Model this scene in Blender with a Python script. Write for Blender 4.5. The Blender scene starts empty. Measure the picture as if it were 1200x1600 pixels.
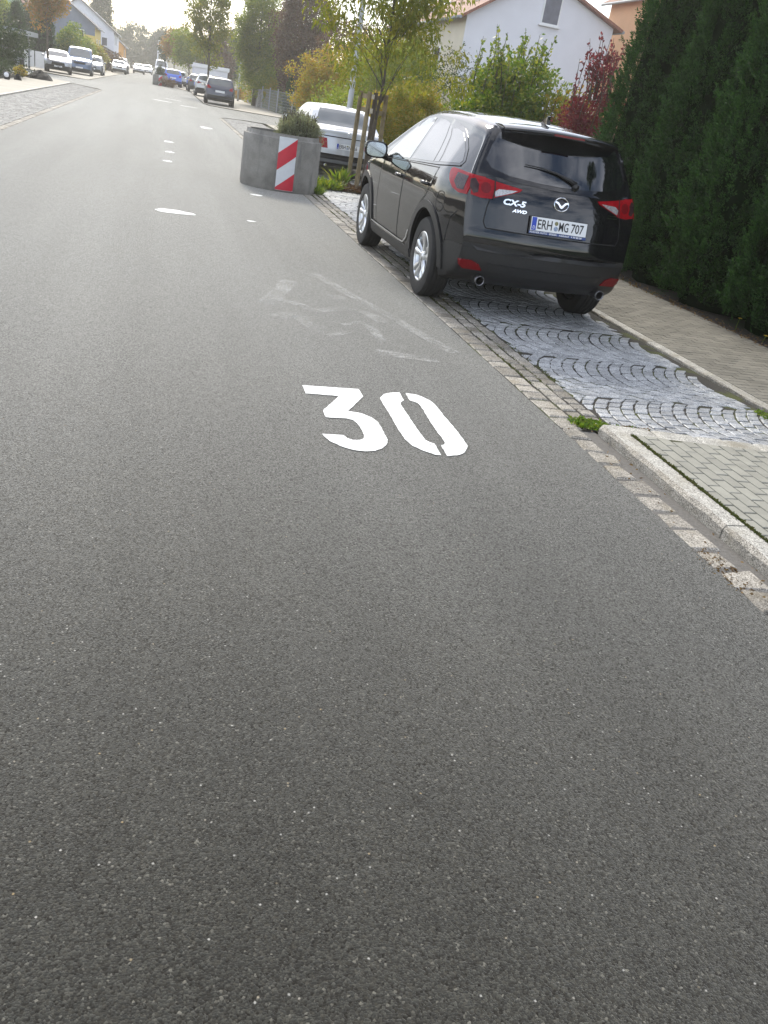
import bpy, bmesh, math, random
import numpy as np
from mathutils import Vector, Matrix
from mathutils.bvhtree import BVHTree
from mathutils.geometry import delaunay_2d_cdt
from math import sin, cos, pi, radians as RAD

random.seed(7)
rng = np.random.default_rng(11)
S = bpy.context.scene
COL = S.collection

# ------------------------------------------------------------------ camera
cam_d = bpy.data.cameras.new('camera')
cam = bpy.data.objects.new('camera', cam_d)
COL.objects.link(cam)
_r = Vector((0.96184728, -0.22358822, 0.15766456))
_u = Vector((-0.0417983, 0.44942707, 0.89233862))
_f = Vector((0.27037513, 0.86488358, -0.4229346))
cam.matrix_world = Matrix(((_r.x, _u.x, -_f.x, 0.0), (_r.y, _u.y, -_f.y, 0.0), (_r.z, _u.z, -_f.z, 1.5815), (0, 0, 0, 1)))
cam_d.sensor_fit = 'VERTICAL'
cam_d.sensor_height = 36.0
cam_d.lens = 1338.6 / 1600 * 36.0
cam_d.clip_start = 0.05
cam_d.clip_end = 3000
S.camera = cam

# ------------------------------------------------------------------ sky, sun, exposure
SUN_EL, SUN_AZ = RAD(36), RAD(-3)          # azimuth measured from +Y towards +X
W = bpy.data.worlds.new('World')
S.world = W
W.use_nodes = True
nt = W.node_tree
nt.nodes.clear()
n_out = nt.nodes.new('ShaderNodeOutputWorld')
n_bg = nt.nodes.new('ShaderNodeBackground')
n_sky = nt.nodes.new('ShaderNodeTexSky')
n_sky.sky_type = 'NISHITA'
n_sky.sun_disc = False
n_sky.sun_elevation = SUN_EL
n_sky.sun_rotation = SUN_AZ
n_sky.air_density = 1.0
n_sky.dust_density = 1.0
n_bg.inputs['Strength'].default_value = 0.11
n_tc = nt.nodes.new('ShaderNodeTexCoord')
n_map = nt.nodes.new('ShaderNodeMapping')
n_map.inputs['Scale'].default_value = (1.0, 1.0, 2.6)
n_cl = nt.nodes.new('ShaderNodeTexNoise')
n_cl.inputs['Scale'].default_value = 2.3
n_cl.inputs['Detail'].default_value = 7
n_cl.inputs['Roughness'].default_value = 0.58
n_cr = nt.nodes.new('ShaderNodeValToRGB')
n_cr.color_ramp.elements[0].position = 0.38
n_cr.color_ramp.elements[1].position = 0.57
n_mix = nt.nodes.new('ShaderNodeMix')
n_mix.data_type = 'RGBA'
n_mix.blend_type = 'MIX'
n_mul = nt.nodes.new('ShaderNodeMix')
n_mul.data_type = 'RGBA'
n_mul.blend_type = 'MULTIPLY'
n_mul.inputs[0].default_value = 1.0
n_mul.inputs[7].default_value = (0.7, 0.7, 0.72, 1)
n_add = nt.nodes.new('ShaderNodeMix')
n_add.data_type = 'RGBA'
n_add.blend_type = 'ADD'
n_add.inputs[0].default_value = 1.0
n_add.inputs[7].default_value = (7.2, 7.2, 7.4, 1)
L = nt.links.new
L(n_tc.outputs['Generated'], n_map.inputs['Vector'])
L(n_map.outputs['Vector'], n_cl.inputs['Vector'])
L(n_cl.outputs['Fac'], n_cr.inputs['Fac'])
L(n_sky.outputs['Color'], n_mul.inputs[6])
L(n_mul.outputs[2], n_add.inputs[6])
L(n_cr.outputs['Color'], n_mix.inputs[0])
L(n_sky.outputs['Color'], n_mix.inputs[6])
L(n_add.outputs[2], n_mix.inputs[7])
L(n_mix.outputs[2], n_bg.inputs['Color'])
L(n_bg.outputs['Background'], n_out.inputs['Surface'])

sun_d = bpy.data.lights.new('sun', 'SUN')
sun_d.energy = 2.1
sun_d.angle = RAD(14)
sun_d.color = (1.0, 0.93, 0.78)
sun = bpy.data.objects.new('sun', sun_d)
COL.objects.link(sun)
sd = Vector((sin(SUN_AZ) * cos(SUN_EL), cos(SUN_AZ) * cos(SUN_EL), sin(SUN_EL)))
sun.rotation_euler = sd.to_track_quat('Z', 'Y').to_euler()
sun.location = (0, 0, 40)

S.view_settings.view_transform = 'Standard'
S.view_settings.look = 'None'
S.view_settings.gamma = 1.0
S.view_settings.exposure = 0.85
S.render.engine = 'CYCLES'
S.cycles.max_bounces = 7
S.cycles.transparent_max_bounces = 12
S.cycles.volume_bounces = 0
S.cycles.use_denoising = True


# ------------------------------------------------------------------ helpers
def link(o, parent=None):
    COL.objects.link(o)
    if parent is not None:
        o.parent = parent
    return o


def thing(name, label, cat, loc=(0, 0, 0), rz=0.0, group=None):
    o = bpy.data.objects.new(name, None)
    o.empty_display_size = 0.2
    o.location = loc
    o.rotation_euler = (0, 0, rz)
    o['label'] = label
    o['category'] = cat
    if group:
        o['group'] = group
    return link(o)


def tag(o, label, cat, group=None, kind=None):
    if label:
        o['label'] = label
    if cat:
        o['category'] = cat
    if group:
        o['group'] = group
    if kind:
        o['kind'] = kind
    return o


def struct(o):
    o['kind'] = 'structure'
    return o


def dup(root, loc, rz=0.0, label=None, scale=None):
    r = root.copy()
    COL.objects.link(r)
    r.location = loc
    r.rotation_euler = (0, 0, rz)
    if scale is not None:
        r.scale = scale
    if label:
        r['label'] = label
    for ch in list(root.children):
        c = ch.copy()
        COL.objects.link(c)
        c.parent = r
        for g in list(ch.children):
            d = g.copy()
            COL.objects.link(d)
            d.parent = c
    return r


class MB:
    """collects shapes into one mesh"""

    def __init__(self):
        self.v = []
        self.f = []
        self.m = []
        self.s = []

    def add(self, vs, fs, mi=0, smooth=False):
        b = len(self.v)
        self.v.extend([tuple(p) for p in vs])
        for f in fs:
            self.f.append(tuple(i + b for i in f))
            self.m.append(mi)
            self.s.append(smooth)

    def box(self, x0, x1, y0, y1, z0, z1, mi=0, M=None):
        vs = [(x0, y0, z0), (x1, y0, z0), (x1, y1, z0), (x0, y1, z0), (x0, y0, z1), (x1, y0, z1), (x1, y1, z1), (x0, y1, z1)]
        if M is not None:
            vs = [tuple(M @ Vector(p)) for p in vs]
        self.add(vs, [(3, 2, 1, 0), (4, 5, 6, 7), (0, 1, 5, 4), (1, 2, 6, 5), (2, 3, 7, 6), (3, 0, 4, 7)], mi)

    def prism(self, pts, axis, a, b, mi=0):
        """extrude a 2-D outline along an axis ('x','y','z') from a to b"""
        n = len(pts)

        def P(p, t):
            if axis == 'z':
                return (p[0], p[1], t)
            if axis == 'y':
                return (p[0], t, p[1])
            return (t, p[0], p[1])
        vs = [P(p, a) for p in pts] + [P(p, b) for p in pts]
        fs = [tuple(range(n))[::-1], tuple(range(n, 2 * n))]
        for i in range(n):
            j = (i + 1) % n
            fs.append((i, j, n + j, n + i))
        self.add(vs, fs, mi)

    def tube(self, path, radii, n=8, mi=0, cap=True, smooth=True):
        path = [Vector(p) for p in path]
        k = len(path)
        if not hasattr(radii, '__len__'):
            radii = [radii] * k
        vs = []
        prev = None
        for i, p in enumerate(path):
            d = (path[min(i + 1, k - 1)] - path[max(i - 1, 0)])
            d = d.normalized() if d.length > 1e-9 else Vector((0, 0, 1))
            if prev is None:
                a = Vector((1, 0, 0)) if abs(d.x) < 0.8 else Vector((0, 1, 0))
                u = d.cross(a).normalized()
            else:
                u = (prev - d * prev.dot(d)).normalized()
            prev = u
            w = d.cross(u)
            for j in range(n):
                t = 2 * pi * j / n
                vs.append(p + (u * cos(t) + w * sin(t)) * radii[i])
        fs = []
        for i in range(k - 1):
            for j in range(n):
                j2 = (j + 1) % n
                fs.append((i * n + j, i * n + j2, (i + 1) * n + j2, (i + 1) * n + j))
        self.add(vs, fs, mi, smooth)
        if cap:
            b = len(self.v) - len(vs)
            self.f.append(tuple(b + j for j in range(n))[::-1])
            self.m.append(mi)
            self.s.append(False)
            self.f.append(tuple(b + (k - 1) * n + j for j in range(n)))
            self.m.append(mi)
            self.s.append(False)

    def lathe(self, prof, n=32, mi=0, axis='z', smooth=True, M=None, closed=False):
        """prof: list of (r, t)"""
        vs = []
        for r, t in prof:
            for j in range(n):
                a = 2 * pi * j / n
                if axis == 'z':
                    p = (r * cos(a), r * sin(a), t)
                elif axis == 'y':
                    p = (r * cos(a), t, r * sin(a))
                else:
                    p = (t, r * cos(a), r * sin(a))
                vs.append(tuple(M @ Vector(p)) if M is not None else p)
        k = len(prof)
        fs = []
        for i in range(k if closed else k - 1):
            i2 = (i + 1) % k
            for j in range(n):
                j2 = (j + 1) % n
                fs.append((i * n + j, i * n + j2, i2 * n + j2, i2 * n + j))
        self.add(vs, fs, mi, smooth)

    def build(self, name, mats, parent=None, fix=True, sharp=None):
        me = bpy.data.meshes.new(name)
        me.from_pydata(self.v, [], self.f)
        if not isinstance(mats, (list, tuple)):
            mats = [mats]
        for m in mats:
            me.materials.append(m)
        me.polygons.foreach_set('material_index', self.m)
        me.polygons.foreach_set('use_smooth', self.s)
        if fix:
            bm = bmesh.new()
            bm.from_mesh(me)
            bmesh.ops.recalc_face_normals(bm, faces=bm.faces)
            bm.to_mesh(me)
            bm.free()
        if sharp:
            me.set_sharp_from_angle(angle=sharp)
        me.update()
        return link(bpy.data.objects.new(name, me), parent)


def np_mesh(name, verts, quads, mats, mi=None, smooth=False):
    me = bpy.data.meshes.new(name)
    verts = np.asarray(verts, dtype=np.float32)
    quads = np.asarray(quads, dtype=np.int32)
    me.vertices.add(len(verts))
    me.vertices.foreach_set('co', verts.ravel())
    me.loops.add(quads.size)
    me.loops.foreach_set('vertex_index', quads.ravel())
    me.polygons.add(len(quads))
    me.polygons.foreach_set('loop_start', np.arange(0, quads.size, 4, dtype=np.int32))
    for m in (mats if isinstance(mats, (list, tuple)) else [mats]):
        me.materials.append(m)
    if mi is not None:
        me.polygons.foreach_set('material_index', np.asarray(mi, dtype=np.int32))
    me.polygons.foreach_set('use_smooth', np.full(len(quads), smooth))
    me.update(calc_edges=True)
    me.validate()
    return me


# ------------------------------------------------------------------ materials
def new_mat(name):
    m = bpy.data.materials.new(name)
    m.use_nodes = True
    t = m.node_tree
    b = t.nodes['Principled BSDF']
    return m, t, b


def noise(t, vec, scale, detail=4, rough=0.55):
    n = t.nodes.new('ShaderNodeTexNoise')
    n.inputs['Scale'].default_value = scale
    n.inputs['Detail'].default_value = detail
    n.inputs['Roughness'].default_value = rough
    t.links.new(vec, n.inputs['Vector'])
    return n


def ramp(t, fac, stops):
    r = t.nodes.new('ShaderNodeValToRGB')
    e = r.color_ramp.elements
    while len(e) < len(stops):
        e.new(0.5)
    for i, (p, c) in enumerate(stops):
        e[i].position = p
        e[i].color = (*c, 1) if len(c) == 3 else c
    t.links.new(fac, r.inputs['Fac'])
    return r


def mixc(t, fac, a, b, mode='MIX'):
    n = t.nodes.new('ShaderNodeMix')
    n.data_type = 'RGBA'
    n.blend_type = mode
    for sock, v in ((0, fac), (6, a), (7, b)):
        if isinstance(v, (int, float)):
            n.inputs[sock].default_value = v
        elif isinstance(v, tuple):
            n.inputs[sock].default_value = (*v, 1) if len(v) == 3 else v
        else:
            t.links.new(v, n.inputs[sock])
    return n.outputs[2]


def g3(v):
    return (v, v, v)


def pm(name, col, rough=0.5, metal=0.0, var=0.0, scale=8.0, bump=0.0, bscale=60.0, spec=0.5, coat=0.0, col2=None, island=0.0, detail=5):
    """plain surface with procedural mottling, optional bump and optional per-piece variation"""
    m, t, b = new_mat(name)
    b.inputs['Roughness'].default_value = rough
    b.inputs['Metallic'].default_value = metal
    b.inputs['Specular IOR Level'].default_value = spec
    b.inputs['Coat Weight'].default_value = coat
    b.inputs['Coat Roughness'].default_value = 0.03
    tc = t.nodes.new('ShaderNodeTexCoord').outputs['Object']
    if col2 is None:
        col2 = tuple(c * (1 - var) for c in col)
    nz = noise(t, tc, scale, detail)
    c = ramp(t, nz.outputs['Fac'], [(0.32, col2), (0.68, col)]).outputs['Color']
    if island:
        g = t.nodes.new('ShaderNodeNewGeometry')
        rr = ramp(t, g.outputs['Random Per Island'], [(0, g3(1 - island)), (1, g3(1 + island * 0.6))])
        c = mixc(t, 1.0, c, rr.outputs['Color'], 'MULTIPLY')
    t.links.new(c, b.inputs['Base Color'])
    if bump:
        n2 = noise(t, tc, bscale, 4)
        bp = t.nodes.new('ShaderNodeBump')
        bp.inputs['Strength'].default_value = bump
        bp.inputs['Distance'].default_value = 0.01
        t.links.new(n2.outputs['Fac'], bp.inputs['Height'])
        t.links.new(bp.outputs['Normal'], b.inputs['Normal'])
    return m


def leaf_mat(name, cols, trans=0.35, rough=0.45):
    """leaf colours spread per leaf; light also passes through the blade"""
    m, t, b = new_mat(name)
    g = t.nodes.new('ShaderNodeNewGeometry')
    n = len(cols)
    r = ramp(t, g.outputs['Random Per Island'], [((i + 0.5) / n, c) for i, c in enumerate(cols)])
    t.links.new(r.outputs['Color'], b.inputs['Base Color'])
    b.inputs['Roughness'].default_value = rough
    b.inputs['Specular IOR Level'].default_value = 0.35
    tr = t.nodes.new('ShaderNodeBsdfTranslucent')
    gm = mixc(t, 1.0, r.outputs['Color'], (1.5, 1.5, 0.8), 'MULTIPLY')
    t.links.new(gm, tr.inputs['Color'])
    mx = t.nodes.new('ShaderNodeMixShader')
    mx.inputs['Fac'].default_value = trans
    t.links.new(b.outputs['BSDF'], mx.inputs[1])
    t.links.new(tr.outputs['BSDF'], mx.inputs[2])
    t.links.new(mx.outputs['Shader'], t.nodes['Material Output'].inputs['Surface'])
    return m


SPEC, SHW, SHR, ALB = 0.07, 0.95, 0.45, 0.65


def asphalt_mat():
    m, t, b = new_mat('asphalt')
    tc = t.nodes.new('ShaderNodeTexCoord').outputs['Object']
    vo = t.nodes.new('ShaderNodeTexVoronoi')
    vo.inputs['Scale'].default_value = 190
    t.links.new(tc, vo.inputs['Vector'])
    # every chip of stone its own grey, a few of them pale
    sep = t.nodes.new('ShaderNodeSeparateColor')
    t.links.new(vo.outputs['Color'], sep.inputs['Color'])
    chip = ramp(t, sep.outputs[0], [(0.0, (0.010, 0.009, 0.008)), (0.35, (0.027, 0.0255, 0.0225)), (0.62, (0.048, 0.0455, 0.039)), (0.86, (0.076, 0.072, 0.060)), (0.98, (0.115, 0.108, 0.092)), (0.997, (0.30, 0.28, 0.24))])
    warm = mixc(t, 0.35, chip.outputs['Color'], ramp(t, sep.outputs[1], [(0.0, (0.036, 0.029, 0.022)), (1.0, (0.054, 0.056, 0.048))]).outputs['Color'])
    fine = noise(t, tc, 420, 2)
    c = mixc(t, 0.75, warm, ramp(t, fine.outputs['Fac'], [(0.3, g3(0.62)), (0.7, g3(1.25))]).outputs['Color'], 'MULTIPLY')
    mpt = t.nodes.new('ShaderNodeMapping')
    mpt.inputs['Scale'].default_value = (1.5, 0.07, 1)
    t.links.new(tc, mpt.inputs['Vector'])
    trk = noise(t, mpt.outputs['Vector'], 1.0, 3, 0.5)
    c = mixc(t, 1.0, c, ramp(t, trk.outputs['Fac'], [(0.3, g3(0.86)), (0.7, g3(1.12))]).outputs['Color'], 'MULTIPLY')
    big = noise(t, tc, 0.55, 5, 0.6)
    c = mixc(t, 1.0, c, ramp(t, big.outputs['Fac'], [(0.3, (0.82, 0.845, 0.835)), (0.7, (1.10, 1.10, 1.03))]).outputs['Color'], 'MULTIPLY')
    med = noise(t, tc, 5.5, 4, 0.6)
    c = mixc(t, 1.0, c, ramp(t, med.outputs['Fac'], [(0.3, g3(0.9)), (0.7, g3(1.08))]).outputs['Color'], 'MULTIPLY')
    # sparse larger white and ochre chips
    v2 = t.nodes.new('ShaderNodeTexVoronoi')
    v2.inputs['Scale'].default_value = 62
    t.links.new(tc, v2.inputs['Vector'])
    s2 = t.nodes.new('ShaderNodeSeparateColor')
    t.links.new(v2.outputs['Color'], s2.inputs['Color'])
    pick = ramp(t, s2.outputs[2], [(0.980, g3(0)), (0.984, g3(1))])
    vd = t.nodes.new('ShaderNodeMath')
    vd.operation = 'MULTIPLY_ADD'
    t.links.new(fine.outputs['Fac'], vd.inputs[0])
    vd.inputs[1].default_value = 0.30
    t.links.new(v2.outputs['Distance'], vd.inputs[2])
    near = ramp(t, vd.outputs[0], [(0.26, g3(1)), (0.36, g3(0))])
    msk = mixc(t, 1.0, pick.outputs['Color'], near.outputs['Color'], 'MULTIPLY')
    chipc = ramp(t, s2.outputs[0], [(0.0, (0.36, 0.345, 0.31)), (0.5, (0.24, 0.235, 0.215)), (0.8, (0.20, 0.165, 0.11)), (1.0, (0.25, 0.18, 0.085))])
    c = mixc(t, 1.0, c, g3(ALB), 'MULTIPLY')
    c = mixc(t, msk, c, chipc.outputs['Color'])
    t.links.new(c, b.inputs['Base Color'])
    b.inputs['Specular IOR Level'].default_value = SPEC
    dust = mixc(t, 1.0, ramp(t, sep.outputs[1], [(0.0, g3(SHW * 0.25)), (0.5, g3(SHW * 0.75)), (1.0, g3(min(1.0, SHW * 1.15)))]).outputs['Color'], ramp(t, trk.outputs['Fac'], [(0.3, g3(0.82)), (0.7, g3(1.0))]).outputs['Color'], 'MULTIPLY')
    dust = mixc(t, 0.8, dust, ramp(t, fine.outputs['Fac'], [(0.3, g3(0.5)), (0.65, g3(1.1))]).outputs['Color'], 'MULTIPLY')
    t.links.new(dust, b.inputs['Sheen Weight'])
    b.inputs['Sheen Roughness'].default_value = SHR
    b.inputs['Sheen Tint'].default_value = (1.0, 0.97, 0.9, 1)
    rr = ramp(t, sep.outputs[2], [(0.0, g3(0.50)), (1.0, g3(0.80))])
    t.links.new(rr.outputs['Color'], b.inputs['Roughness'])
    bp = t.nodes.new('ShaderNodeBump')
    bp.inputs['Strength'].default_value = 0.6
    bp.inputs['Distance'].default_value = 0.003
    hh = ramp(t, vo.outputs['Distance'], [(0.0, g3(1.0)), (0.55, g3(0.55)), (0.95, g3(0.0))])
    hs = mixc(t, 0.45, hh.outputs['Color'], sep.outputs[1])
    t.links.new(hs, bp.inputs['Height'])
    t.links.new(bp.outputs['Normal'], b.inputs['Normal'])
    return m


def worn_paint_mat(name, lo, hi, scale=9.0, col=(0.62, 0.62, 0.58), top=1.0):
    """road paint rubbed away down to the asphalt between the stone chips"""
    m, t, b = new_mat(name)
    tc = t.nodes.new('ShaderNodeTexCoord').outputs['Object']
    a = noise(t, tc, scale, 4, 0.6)
    vo = t.nodes.new('ShaderNodeTexVoronoi')
    vo.inputs['Scale'].default_value = 110
    t.links.new(tc, vo.inputs['Vector'])
    s = t.nodes.new('ShaderNodeSeparateColor')
    t.links.new(vo.outputs['Color'], s.inputs['Color'])
    ad = t.nodes.new('ShaderNodeMath')
    ad.operation = 'MULTIPLY_ADD'
    t.links.new(s.outputs[0], ad.inputs[0])
    ad.inputs[1].default_value = 0.5
    t.links.new(a.outputs['Fac'], ad.inputs[2])
    r = ramp(t, ad.outputs[0], [(lo, g3(0)), (hi, g3(top))])
    b.inputs['Base Color'].default_value = (*col, 1)
    b.inputs['Roughness'].default_value = 0.7
    b.inputs['Sheen Weight'].default_value = 0.5
    b.inputs['Sheen Roughness'].default_value = 0.45
    t.links.new(r.outputs['Color'], b.inputs['Alpha'])
    return m


def bed_mat(name, c1, c2, moss, amt):
    m, t, b = new_mat(name)
    tc = t.nodes.new('ShaderNodeTexCoord').outputs['Object']
    n1 = noise(t, tc, 60, 5, 0.7)
    base = ramp(t, n1.outputs['Fac'], [(0.3, c1), (0.7, c2)]).outputs['Color']
    n2 = noise(t, tc, 2.3, 6, 0.65)
    mk = ramp(t, n2.outputs['Fac'], [(1 - amt, g3(0)), (1 - amt + 0.08, g3(1))]).outputs['Color']
    n3 = noise(t, tc, 130, 3)
    mc = ramp(t, n3.outputs['Fac'], [(0.3, tuple(c * 0.5 for c in moss)), (0.7, moss)]).outputs['Color']
    t.links.new(mixc(t, mk, base, mc), b.inputs['Base Color'])
    b.inputs['Roughness'].default_value = 0.95
    bp = t.nodes.new('ShaderNodeBump')
    bp.inputs['Strength'].default_value = 0.8
    bp.inputs['Distance'].default_value = 0.01
    t.links.new(n1.outputs['Fac'], bp.inputs['Height'])
    t.links.new(bp.outputs['Normal'], b.inputs['Normal'])
    return m


def granite_mat(name, c1, c2, island=0.25, rough=0.5, dirt=None):
    m, t, b = new_mat(name)
    tc = t.nodes.new('ShaderNodeTexCoord').outputs['Object']
    v = t.nodes.new('ShaderNodeTexVoronoi')
    v.inputs['Scale'].default_value = 210
    t.links.new(tc, v.inputs['Vector'])
    s = t.nodes.new('ShaderNodeSeparateColor')
    t.links.new(v.outputs['Color'], s.inputs['Color'])
    c = ramp(t, s.outputs[0], [(0.0, tuple(x * 0.45 for x in c1)), (0.25, c1), (0.8, c2), (1.0, tuple(min(1, x * 1.3) for x in c2))]).outputs['Color']
    n = noise(t, tc, 14, 5, 0.6)
    c = mixc(t, 1.0, c, ramp(t, n.outputs['Fac'], [(0.3, g3(0.72)), (0.7, g3(1.12))]).outputs['Color'], 'MULTIPLY')
    if dirt:
        nd = noise(t, tc, 3.2, 6, 0.62)
        c = mixc(t, ramp(t, nd.outputs['Fac'], [(0.50, g3(0)), (0.72, g3(0.75))]).outputs['Color'], c, dirt)
    g = t.nodes.new('ShaderNodeNewGeometry')
    c = mixc(t, 1.0, c, ramp(t, g.outputs['Random Per Island'], [(0, g3(1 - island)), (1, g3(1 + island * 0.5))]).outputs['Color'], 'MULTIPLY')
    t.links.new(c, b.inputs['Base Color'])
    b.inputs['Roughness'].default_value = rough
    bp = t.nodes.new('ShaderNodeBump')
    bp.inputs['Strength'].default_value = 0.5
    bp.inputs['Distance'].default_value = 0.006
    n4 = noise(t, tc, 70, 4, 0.65)
    t.links.new(n4.outputs['Fac'], bp.inputs['Height'])
    t.links.new(bp.outputs['Normal'], b.inputs['Normal'])
    return m


def concrete_mat():
    m, t, b = new_mat('weathered_concrete')
    tc = t.nodes.new('ShaderNodeTexCoord').outputs['Object']
    n1 = noise(t, tc, 2.6, 8, 0.62)
    c = ramp(t, n1.outputs['Fac'], [(0.25, (0.14, 0.13, 0.115)), (0.5, (0.245, 0.232, 0.208)), (0.75, (0.34, 0.325, 0.295))]).outputs['Color']
    mp = t.nodes.new('ShaderNodeMapping')
    mp.inputs['Scale'].default_value = (5, 5, 0.7)
    t.links.new(tc, mp.inputs['Vector'])
    n2 = noise(t, mp.outputs['Vector'], 1.6, 6, 0.65)
    c = mixc(t, ramp(t, n2.outputs['Fac'], [(0.52, g3(0)), (0.7, g3(0.8))]).outputs['Color'], c, (0.12, 0.118, 0.112))
    n3 = noise(t, tc, 90, 4)
    c = mixc(t, 1.0, c, ramp(t, n3.outputs['Fac'], [(0.3, g3(0.8)), (0.7, g3(1.12))]).outputs['Color'], 'MULTIPLY')
    t.links.new(c, b.inputs['Base Color'])
    b.inputs['Roughness'].default_value = 0.85
    bp = t.nodes.new('ShaderNodeBump')
    bp.inputs['Strength'].default_value = 0.5
    bp.inputs['Distance'].default_value = 0.006
    t.links.new(n3.outputs['Fac'], bp.inputs['Height'])
    t.links.new(bp.outputs['Normal'], b.inputs['Normal'])
    return m


def car_paint(name, col, metal=0.0, flake=True):
    m, t, b = new_mat(name)
    tc = t.nodes.new('ShaderNodeTexCoord').outputs['Object']
    n = noise(t, tc, 2.0, 5, 0.6)
    c = ramp(t, n.outputs['Fac'], [(0.3, tuple(x * 0.9 for x in col)), (0.7, col)]).outputs['Color']
    dust = noise(t, tc, 320, 3)
    c = mixc(t, ramp(t, dust.outputs['Fac'], [(0.5, g3(0.0)), (0.85, g3(0.02))]).outputs['Color'], c, (0.30, 0.28, 0.25))
    t.links.new(c, b.inputs['Base Color'])
    b.inputs['Metallic'].default_value = metal
    b.inputs['Roughness'].default_value = 0.035 if max(col) < 0.02 else 0.30
    b.inputs['Coat Weight'].default_value = 0.0 if max(col) < 0.02 else 1.0
    b.inputs['IOR'].default_value = 1.62 if max(col) < 0.02 else 1.5
    b.inputs['Coat Roughness'].default_value = 0.02
    return m


def glass_mat(name, col, ior=1.55):
    m, t, b = new_mat(name)
    tc = t.nodes.new('ShaderNodeTexCoord').outputs['Object']
    n = noise(t, tc, 3.0, 4)
    c = ramp(t, n.outputs['Fac'], [(0.3, tuple(x * 0.8 for x in col)), (0.7, col)]).outputs['Color']
    t.links.new(c, b.inputs['Base Color'])
    b.inputs['Roughness'].default_value = 0.02
    b.inputs['IOR'].default_value = ior
    b.inputs['Specular IOR Level'].default_value = 0.6
    return m


M_asphalt = asphalt_mat()
M_paint = worn_paint_mat('road_paint', 0.34, 0.46, 13.0, (0.76, 0.76, 0.73))
M_worn = worn_paint_mat('worn_road_paint', 0.72, 1.08, 4.0, (0.44, 0.44, 0.41), 0.50)
M_faint = worn_paint_mat('faint_road_paint', 0.74, 1.12, 4.0, (0.42, 0.42, 0.39), 0.42)
M_patch = worn_paint_mat('chipped_road_paint', 0.46, 0.6, 10.0, (0.78, 0.78, 0.75))
M_bed = bed_mat('joint_soil', (0.018, 0.016, 0.013), (0.05, 0.044, 0.035), (0.075, 0.085, 0.018), 0.50)
M_mortar = bed_mat('gutter_mortar', (0.11, 0.102, 0.092), (0.17, 0.16, 0.145), (0.05, 0.055, 0.02), 0.30)
M_soil = bed_mat('garden_soil', (0.022, 0.017, 0.012), (0.06, 0.046, 0.032), (0.04, 0.06, 0.015), 0.45)
M_sett = granite_mat('granite_setts', (0.31, 0.315, 0.32), (0.50, 0.505, 0.51), 0.24, 0.5)
M_settw = granite_mat('weathered_setts', (0.23, 0.21, 0.178), (0.41, 0.38, 0.33), 0.34, 0.7, (0.20, 0.165, 0.105))
M_settf = granite_mat('rough_setts', (0.30, 0.29, 0.265), (0.47, 0.455, 0.42), 0.30, 0.85)
M_settf.node_tree.nodes['Principled BSDF'].inputs['Specular IOR Level'].default_value = 0.15
M_settw.node_tree.nodes['Principled BSDF'].inputs['Specular IOR Level'].default_value = 0.2
M_kerb = granite_mat('kerb_granite', (0.30, 0.285, 0.25), (0.50, 0.48, 0.43), 0.14, 0.7, (0.23, 0.20, 0.14))
M_paver = pm('concrete_pavers', (0.30, 0.29, 0.245), 0.8, var=0.2, scale=9, bump=0.3, bscale=120, island=0.10)
M_paverd = pm('sidewalk_pavers', (0.225, 0.21, 0.175), 0.85, var=0.28, scale=2.2, bump=0.3, bscale=120, island=0.16, spec=0.25)
M_moss = leaf_mat('moss', [(0.04, 0.06, 0.012), (0.08, 0.10, 0.02), (0.10, 0.085, 0.03)], 0.2, 0.8)
M_conc = concrete_mat()
M_ground = bed_mat('ground_grass', (0.03, 0.045, 0.012), (0.06, 0.085, 0.022), (0.10, 0.085, 0.05), 0.4)
M_sidefar = pm('far_sidewalk', (0.36, 0.33, 0.27), 0.8, var=0.2, scale=0.8)
M_black = car_paint('black_paint', (0.006, 0.006, 0.0075))
M_plast = pm('dark_plastic', (0.017, 0.017, 0.018), 0.42, var=0.3, scale=40, bump=0.1, bscale=400)
M_gap = pm('shut_line', (0.004, 0.004, 0.004), 0.8, var=0.2)
M_rubber = pm('tyre_rubber', (0.022, 0.021, 0.020), 0.75, var=0.35, scale=18, bump=0.2, bscale=200)
M_well = pm('wheel_well', (0.006, 0.006, 0.006), 0.95, var=0.3)
M_alloy = pm('alloy', (0.72, 0.73, 0.74), 0.28, metal=0.85, var=0.08, scale=20)
M_disc = pm('brake_steel', (0.12, 0.12, 0.12), 0.5, metal=0.6, var=0.3, scale=25)
M_chrome = pm('chrome', (0.82, 0.83, 0.85), 0.08, metal=1.0, var=0.05)
M_glassd = glass_mat('privacy_glass', (0.006, 0.007, 0.009), 1.9)
M_glass = glass_mat('car_window', (0.10, 0.11, 0.105), 2.7)
M_glassw = glass_mat('windscreen', (0.09, 0.10, 0.10), 1.7)
M_red = pm('lamp_red', (0.31, 0.004, 0.010), 0.16, var=0.25, scale=30, spec=0.22)
M_redd = pm('lamp_red_dark', (0.17, 0.005, 0.009), 0.15, var=0.3, scale=60, spec=0.3)
M_smoke = pm('lamp_smoke', (0.045, 0.022, 0.024), 0.12, var=0.4, scale=30, spec=0.3)
M_clear = pm('lamp_clear', (0.55, 0.54, 0.54), 0.15, var=0.5, scale=60, coat=1.0, metal=0.3)
M_white = pm('plate_white', (0.74, 0.75, 0.76), 0.45, var=0.04)
M_ink = pm('plate_ink', (0.012, 0.012, 0.014), 0.5, var=0.2)
M_eu = pm('plate_blue', (0.01, 0.05, 0.42), 0.45, var=0.1)
M_seal1 = pm('seal_olive', (0.22, 0.21, 0.09), 0.5, var=0.4, scale=80)
M_seal2 = pm('seal_blue', (0.35, 0.42, 0.56), 0.5, var=0.5, scale=120)
M_strip = pm('holder_blue', (0.02, 0.05, 0.20), 0.4, var=0.2)
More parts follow.
